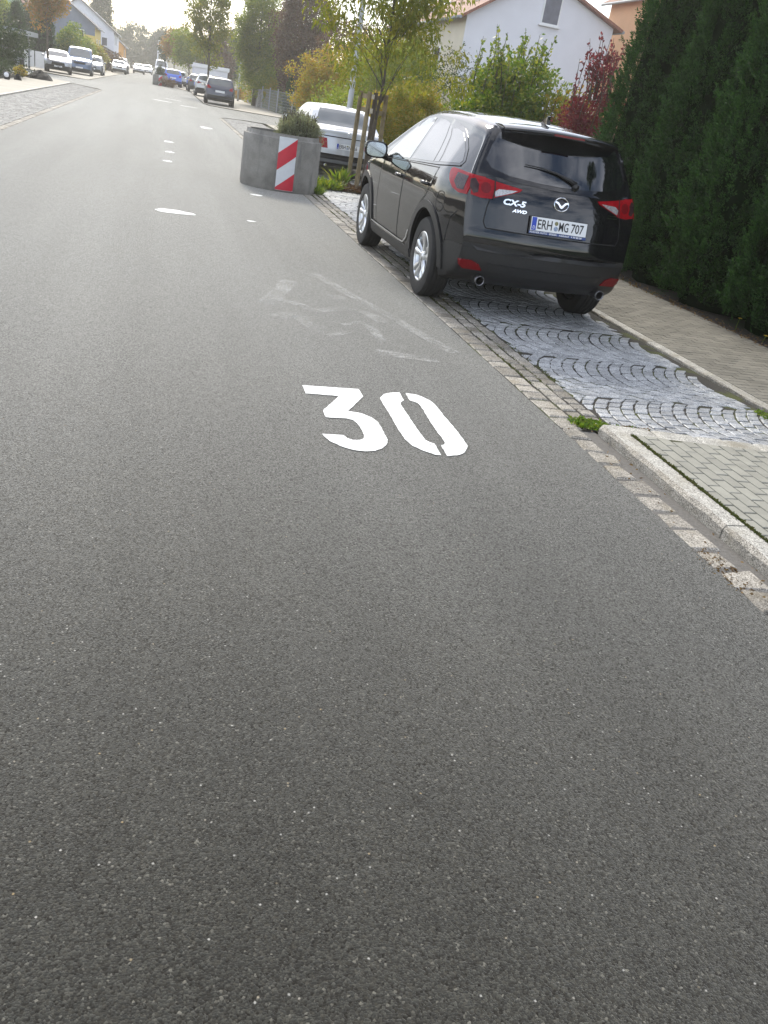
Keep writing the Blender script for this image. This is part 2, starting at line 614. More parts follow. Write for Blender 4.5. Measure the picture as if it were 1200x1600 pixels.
M_letw = pm('letter_white', (0.8, 0.8, 0.82), 0.4, var=0.05)
M_redpaint = pm('reflective_red', (0.62, 0.025, 0.05), 0.4, var=0.12, scale=14)
M_whiterefl = pm('reflective_white', (0.72, 0.74, 0.76), 0.4, var=0.08, scale=14)
M_wood = pm('stake_wood', (0.27, 0.21, 0.115), 0.8, var=0.45, scale=9, bump=0.4, bscale=50)
M_woodd = pm('stake_wood_dark', (0.10, 0.078, 0.055), 0.85, var=0.4, scale=9, bump=0.4, bscale=50)
M_woodw = pm('sawn_end', (0.52, 0.46, 0.36), 0.8, var=0.25, scale=30)
M_bark = pm('bark', (0.115, 0.095, 0.07), 0.9, var=0.5, scale=14, bump=0.6, bscale=40)
M_galv = pm('galvanised_steel', (0.42, 0.43, 0.43), 0.5, metal=0.5, var=0.18, scale=3)
M_wallw = pm('render_white', (0.74, 0.74, 0.79), 0.9, var=0.06, scale=1.2, bump=0.15, bscale=30)
M_wallc = pm('render_cream', (0.66, 0.60, 0.48), 0.9, var=0.08, scale=1.2)
M_wallp = pm('render_peach', (0.72, 0.44, 0.25), 0.9, var=0.08, scale=1.2)
M_wally = pm('render_yellow', (0.66, 0.50, 0.13), 0.9, var=0.08, scale=1.2)
M_wallo = pm('render_orange', (0.66, 0.33, 0.08), 0.9, var=0.08, scale=1.2)
M_wallg = pm('render_green', (0.36, 0.52, 0.36), 0.9, var=0.08, scale=1.2)
M_wallb = pm('cladding_bluegrey', (0.17, 0.20, 0.27), 0.85, var=0.2, scale=2)
M_frame = pm('window_frame', (0.78, 0.78, 0.78), 0.5, var=0.05)
M_pane = glass_mat('house_pane', (0.05, 0.06, 0.085), 1.5)
M_shutter = pm('roller_blind', (0.16, 0.165, 0.20), 0.7, var=0.2, scale=4)
M_gutter = pm('zinc_gutter', (0.30, 0.33, 0.36), 0.5, metal=0.4, var=0.2)
M_stonew = pm('gabion_stone', (0.36, 0.35, 0.33), 0.9, var=0.45, scale=9, bump=0.7, bscale=12)
M_dirt = pm('heap_soil', (0.014, 0.012, 0.010), 0.95, var=0.5, scale=9, bump=0.8, bscale=14)


def tile_mat(name, c1, c2, rows=3.2):
    m, t, b = new_mat(name)
    tc = t.nodes.new('ShaderNodeTexCoord').outputs['Object']
    br = t.nodes.new('ShaderNodeTexBrick')
    br.inputs['Scale'].default_value = rows
    br.inputs['Color1'].default_value = (*c1, 1)
    br.inputs['Color2'].default_value = (*c2, 1)
    br.inputs['Mortar'].default_value = (*(x * 0.35 for x in c1), 1)
    br.inputs['Mortar Size'].default_value = 0.03
    mp = t.nodes.new('ShaderNodeMapping')
    mp.inputs['Rotation'].default_value = (0, 0, pi / 2)
    t.links.new(tc, mp.inputs['Vector'])
    t.links.new(mp.outputs['Vector'], br.inputs['Vector'])
    n = noise(t, tc, 1.3, 5)
    c = mixc(t, 1.0, br.outputs['Color'], ramp(t, n.outputs['Fac'], [(0.3, g3(0.75)), (0.7, g3(1.1))]).outputs['Color'], 'MULTIPLY')
    t.links.new(c, b.inputs['Base Color'])
    b.inputs['Roughness'].default_value = 0.8
    return m


M_roofr = tile_mat('clay_tiles', (0.27, 0.11, 0.075), (0.34, 0.15, 0.10))
M_roofd = tile_mat('slate_tiles', (0.10, 0.10, 0.115), (0.14, 0.14, 0.15))
M_roofb = tile_mat('brown_tiles', (0.16, 0.14, 0.13), (0.20, 0.18, 0.165))

G_ = lambda *c: list(c)
LF_thuja = leaf_mat('thuja_sprays', [(0.010, 0.036, 0.007), (0.018, 0.060, 0.010), (0.026, 0.082, 0.014), (0.045, 0.112, 0.020), (0.014, 0.044, 0.009)], 0.25, 0.7)
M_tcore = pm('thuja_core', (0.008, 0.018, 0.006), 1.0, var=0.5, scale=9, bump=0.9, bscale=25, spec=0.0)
LF_hazel = leaf_mat('hazel_leaves', [(0.06, 0.115, 0.012), (0.10, 0.165, 0.018), (0.15, 0.20, 0.022), (0.22, 0.23, 0.03)], 0.48)
LF_yg = leaf_mat('yellow_green_leaves', [(0.17, 0.19, 0.02), (0.26, 0.23, 0.025), (0.12, 0.15, 0.018), (0.33, 0.21, 0.03)], 0.48)
LF_gold = leaf_mat('golden_leaves', [(0.28, 0.25, 0.03), (0.36, 0.27, 0.03), (0.19, 0.21, 0.025), (0.38, 0.21, 0.03)], 0.48)
LF_red = leaf_mat('red_leaves', [(0.12, 0.014, 0.028), (0.18, 0.022, 0.045), (0.07, 0.012, 0.02), (0.14, 0.03, 0.035)], 0.45)
LF_plum = leaf_mat('plum_leaves', [(0.075, 0.038, 0.034), (0.115, 0.058, 0.046), (0.06, 0.042, 0.028), (0.13, 0.085, 0.052)], 0.42)
LF_street = leaf_mat('street_tree_leaves', [(0.11, 0.135, 0.014), (0.17, 0.18, 0.02), (0.24, 0.21, 0.026), (0.13, 0.16, 0.018)], 0.5)
LF_mid = leaf_mat('mid_green_leaves', [(0.11, 0.155, 0.018), (0.16, 0.205, 0.024), (0.21, 0.235, 0.03)], 0.55)
LF_dark = leaf_mat('dark_green_leaves', [(0.018, 0.035, 0.012), (0.030, 0.052, 0.015), (0.045, 0.07, 0.02)], 0.28)
LF_orange = leaf_mat('autumn_leaves', [(0.30, 0.16, 0.03), (0.20, 0.16, 0.03), (0.36, 0.14, 0.03), (0.13, 0.13, 0.03)], 0.42)
LF_lav = leaf_mat('lavender_leaves', [(0.19, 0.21, 0.15), (0.27, 0.29, 0.21), (0.13, 0.15, 0.10), (0.22, 0.21, 0.14)], 0.35, 0.7)
LF_grass = leaf_mat('grass_blades', [(0.07, 0.13, 0.015), (0.11, 0.19, 0.02), (0.16, 0.20, 0.03)], 0.4)
LF_dry = leaf_mat('dry_leaves', [(0.14, 0.09, 0.045), (0.20, 0.13, 0.06), (0.09, 0.055, 0.03)], 0.2, 0.8)
LF_far = leaf_mat('distant_leaves', [(0.040, 0.058, 0.022), (0.062, 0.08, 0.03), (0.08, 0.095, 0.036)], 0.3, 0.7)
M_petal = pm('yellow_petals', (0.75, 0.52, 0.02), 0.6, var=0.15)


# ------------------------------------------------------------------ ground, road, pavements
def sheet(name, poly, z, mat, kind='structure'):
    mb = MB()
    mb.add([(x, y, z) for x, y in poly], [tuple(range(len(poly)))])
    o = mb.build(name, mat, fix=False)
    o['kind'] = kind
    return o


sheet('ground', [(-170, -40), (170, -40), (170, 480), (-170, 480)], -0.09, M_ground)
ROAD = [(-2.94, -8), (2.42, -8), (2.42, 41.0), (2.75, 42.3), (3.6, 43.0), (40, 46), (40, 56), (9, 54.5), (4.6, 54.6), (2.7, 55.6), (2.42, 57.5), (2.40, 84), (1.2, 92), (-0.4, 100),
        (-0.5, 120), (0.1, 160), (0.4, 420), (-4.2, 420), (-4.2, 150), (-4.75, 120), (-4.75, 68), (-5.6, 66.5), (-60, 70), (-60, 58), (-9, 57.2), (-4.6, 55.0), (-3.3, 53.4), (-2.94, 51.5)]
sheet('road', ROAD, 0.0, M_asphalt)


def sett(mb, q, z, rough=0.006, inset=0.008, h=0.035, tilt=0.004):
    """one hewn stone from its four ground corners"""
    cx = sum(p[0] for p in q) / 4
    cy = sum(p[1] for p in q) / 4
    q = [(p[0] + random.uniform(-rough, rough), p[1] + random.uniform(-rough, rough)) for p in q]
    zz = z + random.uniform(-tilt, tilt)
    tx, ty = random.uniform(-.012, .012), random.uniform(-.012, .012)

    def zt(p):
        return zz + (p[0] - cx) * tx + (p[1] - cy) * ty
    ins = []
    for p in q:
        d = math.hypot(p[0] - cx, p[1] - cy) or 1
        k = 1 - inset * 1.5 / d
        ins.append((cx + (p[0] - cx) * k, cy + (p[1] - cy) * k))
    vs = [(p[0], p[1], zz - h) for p in q] + [(p[0], p[1], zt(p) - inset * 0.8) for p in q] + [(p[0], p[1], zt(p)) for p in ins]
    fs = [(8, 9, 10, 11)]
    for a in range(4):
        b = (a + 1) % 4
        fs += [(a, b, 4 + b, 4 + a), (4 + a, 4 + b, 8 + b, 8 + a)]
    mb.add(vs, fs)


def rect(x0, x1, y0, y1):
    return [(x0, y0), (x1, y0), (x1, y1), (x0, y1)]


def arcs(mb, x0, x1, y0, y1, cell, step, z, ends=None):
    """segmental-arch setts: cells along the road, each a nest of arches bulging towards the carriageway"""
    nc = int((y1 - y0) / cell) + 1
    rise = cell * 0.215
    n = int((x1 - x0 + rise) / step) + 2
    g = 0.0062
    for c in range(nc):
        yc = y0 + cell * (c + .5) + random.uniform(-.02, .02)
        k = max(5, round(cell * 1.10 / (step * 1.05)))
        for r in range(-1, n):
            xb = x0 + r * step + random.uniform(-.004, .004)
            h = 0.5 if r % 2 else 0.0
            cuts = [-.5] + [-.5 + (i + h) / k + random.uniform(-.012, .012) for i in range(0 if h else 1, k)] + [.5]
            cuts = sorted(max(-.5, min(.5, t)) for t in cuts)
            for a, b in zip(cuts[:-1], cuts[1:]):
                if b - a < 0.035:
                    continue

                def X(t, d):
                    return xb + rise * (2 * t) ** 2 - rise * .45 + d
                ya, yb = yc + a * cell + g * 1.15, yc + b * cell - g * 1.15
                q = [(X(a, g), ya), (X(a, step - g), ya), (X(b, step - g), yb), (X(b, g), yb)]
                xm, ym = sum(p[0] for p in q) / 4, sum(p[1] for p in q) / 4
                q = [(max(x0, min(x1, p[0])), min(y1, p[1])) for p in q]
                if min(q[1][0] - q[0][0], q[2][0] - q[3][0]) < .02 and max(q[1][0] - q[0][0], q[2][0] - q[3][0]) < .05:
                    continue
                if q[3][1] - q[0][1] < .03:
                    continue
                if ends and not ends(xm, ym):
                    continue
                sett(mb, q, z, 0.0045, 0.0045, 0.045, 0.0022)


# parking bay beside the dark SUV
sheet('parking_bay', [(2.42, 4.5), (2.66, 4.5), (2.70, 4.25), (4.46, 4.0), (4.46, 17.1), (2.42, 17.1)], -0.0015, M_bed)
mb = MB()
arcs(mb, 2.815, 4.33, 4.22, 17.0, 1.0, 0.102, 0.004, lambda x, y: y > 4.50 - (x - 2.8) * .14 + .07 and x < 4.30 + .04 * sin(y * 4.1) + .03 * sin(y * 11))
o = struct(mb.build('parking_bay_setts', M_sett, fix=False))
mb = MB()
for x0, w_, ln in ((2.425, .155, .175), (2.59, .10, .135), (2.70, .10, .125)):
    y = 4.55 if x0 > 2.5 else 4.5
    while y < 17.0:
        l_ = ln * random.uniform(.8, 1.25)
        sett(mb, rect(x0 + .005, x0 + w_, y + .005, y + l_ - .006), 0.006, 0.008, 0.010)
        y += l_
struct(mb.build('edge_setts', M_settw, fix=False))
# pale row closing the bay
mb = MB()
x = 2.80
while x < 4.4:
    l_ = random.uniform(.2, .3)
    yy = 4.40 - (x - 2.8) * 0.14
    sett(mb, [(x, yy - .055), (x + l_ - .008, yy - .055 - l_ * .14), (x + l_ - .008, yy + .10 - l_ * .14), (x, yy + .10)], 0.044, 0.007, 0.012)
    x += l_
struct(mb.build('end_setts', M_kerb, fix=False))

# gutter stones and kerb along the near pavement
sheet('gutter', [(2.42, -8), (2.66, -8), (2.66, 4.52), (2.42, 4.52)], -0.010, M_mortar)
mb = MB()
y = -6.0
while y < 4.45:
    l_ = random.uniform(.15, .20)
    w0 = random.uniform(.125, .165)
    sett(mb, rect(2.428, 2.428 + w0, y, y + l_), -0.001, 0.020, 0.012, 0.04, 0.005)
    y += l_ + random.uniform(.008, .03)
struct(mb.build('gutter_setts', M_settw, fix=False))


def kerbstones(name, x0, x1, ys, z0, z1, mat, bev=0.018):
    mb = MB()
    for a, b in zip(ys[:-1], ys[1:]):
        j = random.uniform(-.005, .005)
        prof = [(x0 + j, z0), (x0 + j, z1 - bev), (x0 + j + bev * .8, z1), (x1 - .006, z1), (x1, z1 - .006), (x1, z0)]
        # several sections so that the hewn edge is not a ruler line
        n = 9
        vs = []
        for i in range(n + 1):
            y = a + 0.006 + (b - a - 0.012) * i / n
            for k, (px, pz) in enumerate(prof):
                w = random.uniform(-.0045, .0045) if k in (1, 2) else 0
                vs.append((px + w, y, pz + w * .8))
        m = len(prof)
        fs = [tuple(range(m)), tuple(n * m + i for i in range(m))[::-1]]
        for i in range(n):
            for k in range(m - 1):
                fs.append((i * m + k, i * m + k + 1, (i + 1) * m + k + 1, (i + 1) * m + k))
        mb.add(vs, fs)
    o = struct(mb.build(name, [mat, M_settw]))
    for p in o.data.polygons:
        if p.normal.x < -.6:
            p.material_index = 1
    return o


kerbstones('near_kerb', 2.655, 2.785, [-6, -5, -4, -3, -2, -1, 0.05, 1.1, 2.12, 3.13, 4.46], -0.08, 0.060, M_kerb, 0.022)
kerbstones('rear_kerb', 4.41, 4.515, [2.0 + i * 1.0 for i in range(30)], -0.08, 0.026, M_kerb, 0.008)

sheet('near_pavement_bed', [(2.785, -8), (6.1, -8), (6.1, 3.88), (2.785, 4.34)], 0.0475, M_bed)


def pavers(name, x0, x1, y0, y1, lx, ly, z, mat, along='y', cut=None):
    mb = MB()
    g = 0.0042
    if along == 'y':
        nx = int((x1 - x0) / lx)
        for i in range(nx):
            y = y0 - (ly / 2 if i % 2 else 0)
            while y < y1:
                a, b = max(y, y0), min(y + ly, y1)
                xa, xb = x0 + i * lx + g, x0 + (i + 1) * lx - g
                ba, bb_ = (b, b) if cut is None else (min(b, cut(xa)), min(b, cut(xb)))
                if min(ba, bb_) - a > .03:
                    sett(mb, [(xa, a + g), (xb, a + g), (xb, bb_ - g), (xa, ba - g)], z, 0.0012, 0.003, 0.03, 0.001)
                y += ly
    else:
        ny = int((y1 - y0) / ly)
        for i in range(ny):
            x = x0 - (lx / 2 if i % 2 else 0)
            while x < x1:
                a, b = max(x, x0), min(x + lx, x1)
                if b - a > .03:
                    sett(mb, rect(a + g, b - g, y0 + i * ly + g, y0 + (i + 1) * ly - g), z, 0.0012, 0.003, 0.03, 0.001)
                x += lx
    return struct(mb.build(name, mat, fix=False))


pavers('near_pavement', 2.80, 5.3, -1.0, 4.34, 0.08, 0.162, 0.054, M_paver, 'y', lambda x: 4.338 - (x - 2.8) * .14)
sheet('sidewalk_bed', [(4.535, 4.2), (6.0, 4.2), (6.0, 42.2), (4.535, 42.2)], 0.0195, M_bed)
pavers('sidewalk', 4.52, 5.95, 3.6, 31, 0.17, 0.085, 0.026, M_paverd, 'x')
sheet('far_sidewalk', [(4.545, 31), (5.98, 31), (5.98, 42.2), (4.545, 42.2)], 0.03, M_sidefar)
sheet('hedge_bed', [(5.95, 3.0), (30, 3.0), (30, 43.0), (5.95, 43.0)], 0.02, M_soil)

# second bay: planted pit with the staked tree, then the pale saloon, then open setts up to the junction
sheet('tree_pit', [(2.62, 16.9), (4.44, 16.9), (4.44, 18.75), (2.62, 18.75)], 0.012, M_soil)
mb = MB()
y = 17.0
while y < 41.0:
    l_ = .17 * random.uniform(.8, 1.25)
    sett(mb, rect(2.425, 2.58, y + .005, y + l_ - .006), 0.006, 0.008, 0.010)
    y += l_
struct(mb.build('edge_setts', M_settw, fix=False))
sheet('far_bay', [(2.42, 18.7), (4.46, 18.7), (4.46, 42.3), (3.4, 42.6), (2.8, 42.2), (2.42, 41.0)], -0.0015, M_bed)
mb = MB()
arcs(mb, 2.60, 4.38, 18.8, 42.2, 1.0, 0.13, 0.004, lambda x, y: y < 41.2 or (x - 2.42) > (y - 41.0) * .7)
struct(mb.build('far_bay_setts', M_settf, fix=False))

# left bay and pavement
sheet('left_bay', [(-4.80, 8), (-2.94, 8), (-2.94, 51.5), (-3.3, 53.4), (-4.6, 54.8), (-4.80, 54.8)], -0.0015, M_bed)
mb = MB()
y = 8.0
while y < 51.4:
    l_ = .18 * random.uniform(.8, 1.25)
    sett(mb, rect(-3.10, -2.945, y + .005, y + l_ - .006), 0.006, 0.008, 0.010)
    y += l_
struct(mb.build('edge_setts', M_settw, fix=False))
mb = MB()
arcs(mb, -4.70, -3.11, 14, 54.2, 1.0, 0.14, 0.004, lambda x, y: y < 51.3 or (-3.0 - x) > (y - 51.3) * .5)
struct(mb.build('left_bay_setts', M_settf, fix=False))
kerbstones('left_kerb', -4.82, -4.70, [14 + i * 1.0 for i in range(41)], -0.08, 0.05, M_kerb, 0.012)
sheet('left_sidewalk', [(-6.6, 8), (-4.82, 8), (-4.82, 55.0), (-6.6, 56.4)], 0.046, M_sidefar)
sheet('left_garden', [(-60, 8), (-6.6, 8), (-6.6, 56.2), (-60, 56.8)], 0.04, M_soil)
# pavements beyond the junction
sheet('far_left_sidewalk', [(-9.6, 68.2), (-4.75, 67.0), (-4.75, 120), (-4.2, 150), (-4.2, 300), (-9.6, 300)], 0.03, M_sidefar)
sheet('far_right_sidewalk', [(2.46, 57.6), (2.8, 55.8), (4.7, 54.8), (9, 54.8), (7.6, 62), (6.9, 86), (5, 100), (5, 300), (0.5, 300), (0.2, 160), (-0.4, 120), (-0.3, 100), (1.3, 92), (2.45, 84)], 0.03, M_sidefar)

# ------------------------------------------------------------------ road markings
D3 = [(0.889, 4.915), (1.242, 4.93), (1.243, 4.792), (1.097, 4.513), (1.172, 4.49), (1.219, 4.431), (1.238, 4.373), (1.239, 4.277), (1.233, 4.102), (1.214, 4.039), (1.174, 3.975), (1.128, 3.934), (1.071, 3.918), (1.01, 3.926), (0.948, 3.972), (0.904, 4.029), (0.886, 4.089), (0.883, 4.125), (0.996, 4.126), (1.01, 4.087), (1.037, 4.064), (1.075, 4.07), (1.101, 4.096), (1.111, 4.129), (1.115, 4.241), (1.112, 4.317), (1.096, 4.366), (1.062, 4.386), (0.944, 4.381), (0.948, 4.493), (1.088, 4.765), (0.89, 4.766)]
D0L = [(1.505, 4.93), (1.494, 4.779), (1.471, 4.752), (1.457, 4.71), (1.454, 4.621), (1.451, 4.316), (1.452, 4.139), (1.472, 4.106), (1.494, 4.09), (1.48, 3.929), (1.45, 3.931), (1.397, 3.976), (1.356, 4.034), (1.337, 4.108), (1.332, 4.2), (1.339, 4.469), (1.344, 4.76), (1.351, 4.798), (1.376, 4.851), (1.419, 4.896), (1.464, 4.923)]
D0R = [(1.544, 4.929), (1.613, 4.917), (1.654, 4.863), (1.681, 4.8), (1.689, 4.731), (1.685, 4.553), (1.691, 4.335), (1.687, 4.179), (1.682, 4.092), (1.66, 4.036), (1.621, 3.976), (1.577, 3.942), (1.515, 3.925), (1.523, 4.073), (1.547, 4.089), (1.56, 4.116), (1.561, 4.208), (1.563, 4.391), (1.581, 4.677), (1.577, 4.752), (1.558, 4.772), (1.535, 4.788)]


def local(poly, c):
    return [(p[0] - c[0], p[1] - c[1]) for p in poly]


def ragged(poly, step=0.02, amt=0.0025):
    out = []
    n = len(poly)
    for i in range(n):
        a, b = Vector(poly[i]), Vector(poly[(i + 1) % n])
        k = max(1, int((b - a).length / step))
        for j in range(k):
            p = a.lerp(b, j / k)
            out.append((p.x + random.uniform(-amt, amt), p.y + random.uniform(-amt, amt)))
    return out


sp = thing('speed_marking', 'large white painted numerals 30 on the asphalt in front of the dark SUV', 'road marking', (1.29, 4.42, 0.004))
for polys in ([D3], [D0L, D0R]):
    mb = MB()
    for P in polys:
        P = ragged(local(P, (1.29, 4.42)))
        mb.add([(x, y, 0) for x, y in P], [tuple(range(len(P)))])
    mb.build('numeral', M_paint, sp, fix=True)


def stroke(mb, pts, w, z=0.0):
    pts = [Vector((p[0], p[1], 0)) for p in pts]
    fine = []
    for i in range(len(pts) - 1):
        p0, p1, p2, p3 = pts[max(i - 1, 0)], pts[i], pts[i + 1], pts[min(i + 2, len(pts) - 1)]
        for k in range(6):
            t = k / 6
            fine.append(0.5 * ((2 * p1) + (p2 - p0) * t + (2 * p0 - 5 * p1 + 4 * p2 - p3) * t * t + (3 * p1 - p0 - 3 * p2 + p3) * t ** 3))
    fine.append(pts[-1])
    vs = []
    n = len(fine)
    for i, p in enumerate(fine):
        d = (fine[min(i + 1, n - 1)] - fine[max(i - 1, 0)]).normalized()
        s = Vector((-d.y, d.x, 0)) * (w / 2 * (0.75 if i in (0, n - 1) else 1) * random.uniform(.9, 1.1))
        vs += [p + s + Vector((0, 0, z)), p - s + Vector((0, 0, z))]
    mb.add(vs, [(2 * i, 2 * i + 1, 2 * i + 3, 2 * i + 2) for i in range(n - 1)])


wt = thing('worn_marking', 'almost worn away white warning triangle with figures on the asphalt beyond the numerals', 'road marking', (1.4, 7.0, 0.004))
oc = (1.4, 7.0)
mb = MB()
stroke(mb, local([(1.5, 8.48), (1.62, 8.08), (1.77, 7.53), (1.93, 7.05), (2.02, 6.65), (2.21, 5.99)], oc), 0.12)
stroke(mb, local([(1.55, 5.84), (1.76, 5.79), (2.01, 5.76)], oc), 0.14)
stroke(mb, local([(1.22, 8.02), (1.03, 7.38), (0.89, 6.95)], oc), 0.16)
mb.build('triangle_border', M_worn, wt)
mb = MB()
stroke(mb, local([(1.45, 6.51), (1.55, 6.63), (1.63, 6.62), (1.67, 6.44), (1.665, 6.10)], oc), 0.085)
stroke(mb, local([(1.18, 6.3), (1.24, 6.2), (1.35, 6.22), (1.46, 6.34)], oc), 0.08)
mb.build('figure', M_worn, wt)
mb = MB()
stroke(mb, local([(0.85, 6.99), (1.0, 7.12), (1.14, 7.09), (1.26, 6.94), (1.37, 6.96), (1.5, 7.07), (1.62, 7.08), (1.75, 6.98), (1.82, 6.73)], oc), 0.12)
stroke(mb, local([(0.92, 6.53), (1.07, 6.7), (1.16, 6.47), (1.21, 6.26)], oc), 0.16, 0.001)
stroke(mb, local([(1.49, 7.5), (1.56, 7.5), (1.64, 7.47)], oc), 0.2)
mb.build('figure', M_faint, wt)


def blot(x, y, rx, ry, label, mat=None, rot=0.0):
    n = 26
    ph = random.uniform(0, 6)
    mb = MB()
    vs = []
    for i in range(n):
        a = 2 * pi * i / n
        r = 1 + .10 * sin(3 * a + ph) + .06 * sin(7 * a + 2 * ph) + random.uniform(-.05, .05)
        px, py = rx * r * cos(a), ry * r * sin(a)
        vs.append((px * cos(rot) - py * sin(rot), px * sin(rot) + py * cos(rot), 0))
    mb.add(vs, [tuple(range(n))])
    o = mb.build('paint_remnant', mat or M_patch, fix=False)
    o.location = (x, y, 0.004)
    tag(o, label, 'paint remnant', 'remnants of white road paint')
    return o


blot(0.215, 11.43, 0.235, 0.155, 'largest lens shaped remnant of white paint, left of the concrete planter', M_paint)
blot(1.17, 11.5, 0.06, 0.05, 'small ragged white paint remnant on the asphalt right of the lens shaped one')
blot(1.52, 14.45, 0.10, 0.09, 'small white paint remnant just in front of the concrete planter')
blot(0.17, 17.95, 0.09, 0.13, 'nearest of three white paint dots in a column left of the planter')
blot(0.22, 20.05, 0.10, 0.16, 'middle of three white paint dots in a column left of the planter')
blot(0.21, 22.9, 0.11, 0.22, 'farthest of three white paint dots in a column left of the planter')
blot(1.47, 31.6, 0.20, 0.45, 'white paint dash on the road short of the side street')


def bar(x0, y0, x1, y1, w, label):
    mb = MB()
    stroke(mb, [(0, 0), (x1 - x0, y1 - y0)], w)
    o = mb.build('road_dash', M_patch, fix=False)
    o.location = (x0, y0, 0.004)
    tag(o, label, 'road marking', 'white dashes at the junction')


bar(-0.40, 51.0, 0.50, 50.3, 0.55, 'left white dash across the road at the junction')
bar(0.95, 48.4, 1.80, 48.55, 0.45, 'right white dash across the road at the junction')
bar(0.2, 55.6, 1.1, 55.2, 0.40, 'faint farther white dash across the road at the junction')


# ------------------------------------------------------------------ cars
M_pipe = pm('exhaust_steel', (0.20, 0.20, 0.21), 0.3, metal=0.9, var=0.3)
def interp(pts, x):
    if x <= pts[0][0]:
        return pts[0][1]
    for (a, va), (b, vb) in zip(pts[:-1], pts[1:]):
        if x <= b:
            t = (x - a) / (b - a)
            return va + (vb - va) * t
    return pts[-1][1]


def smooth_fn(pts, k=8):
    """monotone-x smooth curve through control points (Fritsch-Carlson)"""
    n = len(pts)
    xs = [p[0] for p in pts]
    ys = [p[1] for p in pts]
    d = [(ys[i + 1] - ys[i]) / (xs[i + 1] - xs[i]) for i in range(n - 1)]
    m = [d[0]] + [0 if d[i - 1] * d[i] <= 0 else 2 * d[i - 1] * d[i] / (d[i - 1] + d[i]) for i in range(1, n - 1)] + [d[-1]]

    def f(x):
        if x <= xs[0]:
            return ys[0]
        if x >= xs[-1]:
            return ys[-1]
        i = max(j for j in range(n) if xs[j] <= x)
        i = min(i, n - 2)
        h = xs[i + 1] - xs[i]
        t = (x - xs[i]) / h
        return ((1 + 2 * t) * (1 - t) ** 2 * ys[i] + t * (1 - t) ** 2 * h * m[i] + t * t * (3 - 2 * t) * ys[i + 1] + t * t * (t - 1) * h * m[i + 1])
    return f


def car_surface(sp, quality=1.0):
    zt_f, zb_f = smooth_fn(sp['top']), smooth_fn(sp['bot'])
    hw_f = smooth_fn(sp['hw'])
    tap_f, bow_f, rc_f, crown_f = (smooth_fn(sp[k]) for k in ('taper', 'bow', 'rc', 'crown'))
    zc_f = smooth_fn(sp['clad'])
    x0, x1 = sp['top'][0][0], sp['top'][-1][0]
    # stations spread along the length of the upper and lower outline
    N = 4000
    xs = [x0 + (x1 - x0) * i / N for i in range(N + 1)]
    acc = [0.0]
    for a, b in zip(xs[:-1], xs[1:]):
        acc.append(acc[-1] + math.hypot(b - a, zt_f(b) - zt_f(a)) + 0.6 * abs(zb_f(b) - zb_f(a)))
    ns = int(150 * quality)
    st = []
    j = 0
    for i in range(ns + 1):
        t = acc[-1] * i / ns
        while j < N and acc[j] < t:
            j += 1
        st.append(xs[j])
    n1, n2, nc, ntp = 6, int(16 * quality) + 4, 6, 9
    rows = []
    for x in st:
        zt, zb = zt_f(x), zb_f(x)
        zt = max(zt, zb + 0.02)
        cr = min(crown_f(x), (zt - zb) * 0.3)
        r = min(rc_f(x), (zt - cr - zb) * 0.42)
        zs = zt - cr - r
        zc = min(zc_f(x), zb + (zs - zb) * 0.85)
        tp, bw = tap_f(x), bow_f(x)
        pts = []
        rb = min(.05, (zs - zb) * .25)
        half = hw_f(zb + rb) * tp
        pts.append((0.0, zb))
        pts.append((half * 0.5, zb))
        pts.append((half - rb, zb))
        pts.append((half - rb * .3, zb + rb * .3))
        for k in range(n1):
            z = zb + rb + (max(zc, zb + rb + .001) - zb - rb) * k / n1
            pts.append((hw_f(z) * tp, z))
        for k in range(n2 + 1):
            z0 = max(zc, zb + rb + .001)
            z = z0 + (zs - z0) * k / n2
            pts.append((hw_f(z) * tp, z))
        ys = pts[-1][0]
        ry = min(r * sp.get('rk', 1.4), ys * .5)
        for k in range(1, nc + 1):
            a = pi / 2 * k / nc
            pts.append((ys - ry + ry * cos(a), zs + r * sin(a)))
        ye = ys - ry
        for k in range(1, ntp + 1):
            y = ye * (1 - k / ntp)
            pts.append((y, zt - cr * (y / max(ye, 1e-4)) ** 2))
        ref = max(p[0] for p in pts)
        full = [(x + bw * (abs(y) / max(ref, 1e-4)) ** 2.2, y, z) for y, z in pts]
        ring = full + [(px, -py, pz) for px, py, pz in full[-2:0:-1]]
        rows.append(ring)
    m = len(rows[0])
    vs = [p for rgn in rows for p in rgn]
    fs, mi = [], []
    for i in range(len(rows) - 1):
        for k in range(m):
            k2 = (k + 1) % m
            fs.append((i * m + k, i * m + k2, (i + 1) * m + k2, (i + 1) * m + k))
            q = [vs[v] for v in fs[-1]]
            zmean = sum(p[2] for p in q) / 4
            xmean = (rows[i][0][0] + rows[i + 1][0][0]) / 2
            mi.append(1 if zmean < zc_f(xmean) - 1e-4 else 0)
    fs.append(tuple(range(m))[::-1])
    mi.append(1)
    fs.append(tuple((len(rows) - 1) * m + k for k in range(m)))
    mi.append(1)
    return vs, fs, mi


def poly_smooth(pts, it=2):
    for _ in range(it):
        out = []
        n = len(pts)
        for i in range(n):
            a, b = pts[i], pts[(i + 1) % n]
            out.append((a[0] * .75 + b[0] * .25, a[1] * .75 + b[1] * .25))
            out.append((a[0] * .25 + b[0] * .75, a[1] * .25 + b[1] * .75))
        pts = out
    return pts


def inside(p, poly):
    c = False
    n = len(poly)
    for i in range(n):
        a, b = poly[i], poly[(i + 1) % n]
        if (a[1] > p[1]) != (b[1] > p[1]) and p[0] < (b[0] - a[0]) * (p[1] - a[1]) / (b[1] - a[1]) + a[0]:
            c = not c
    return c


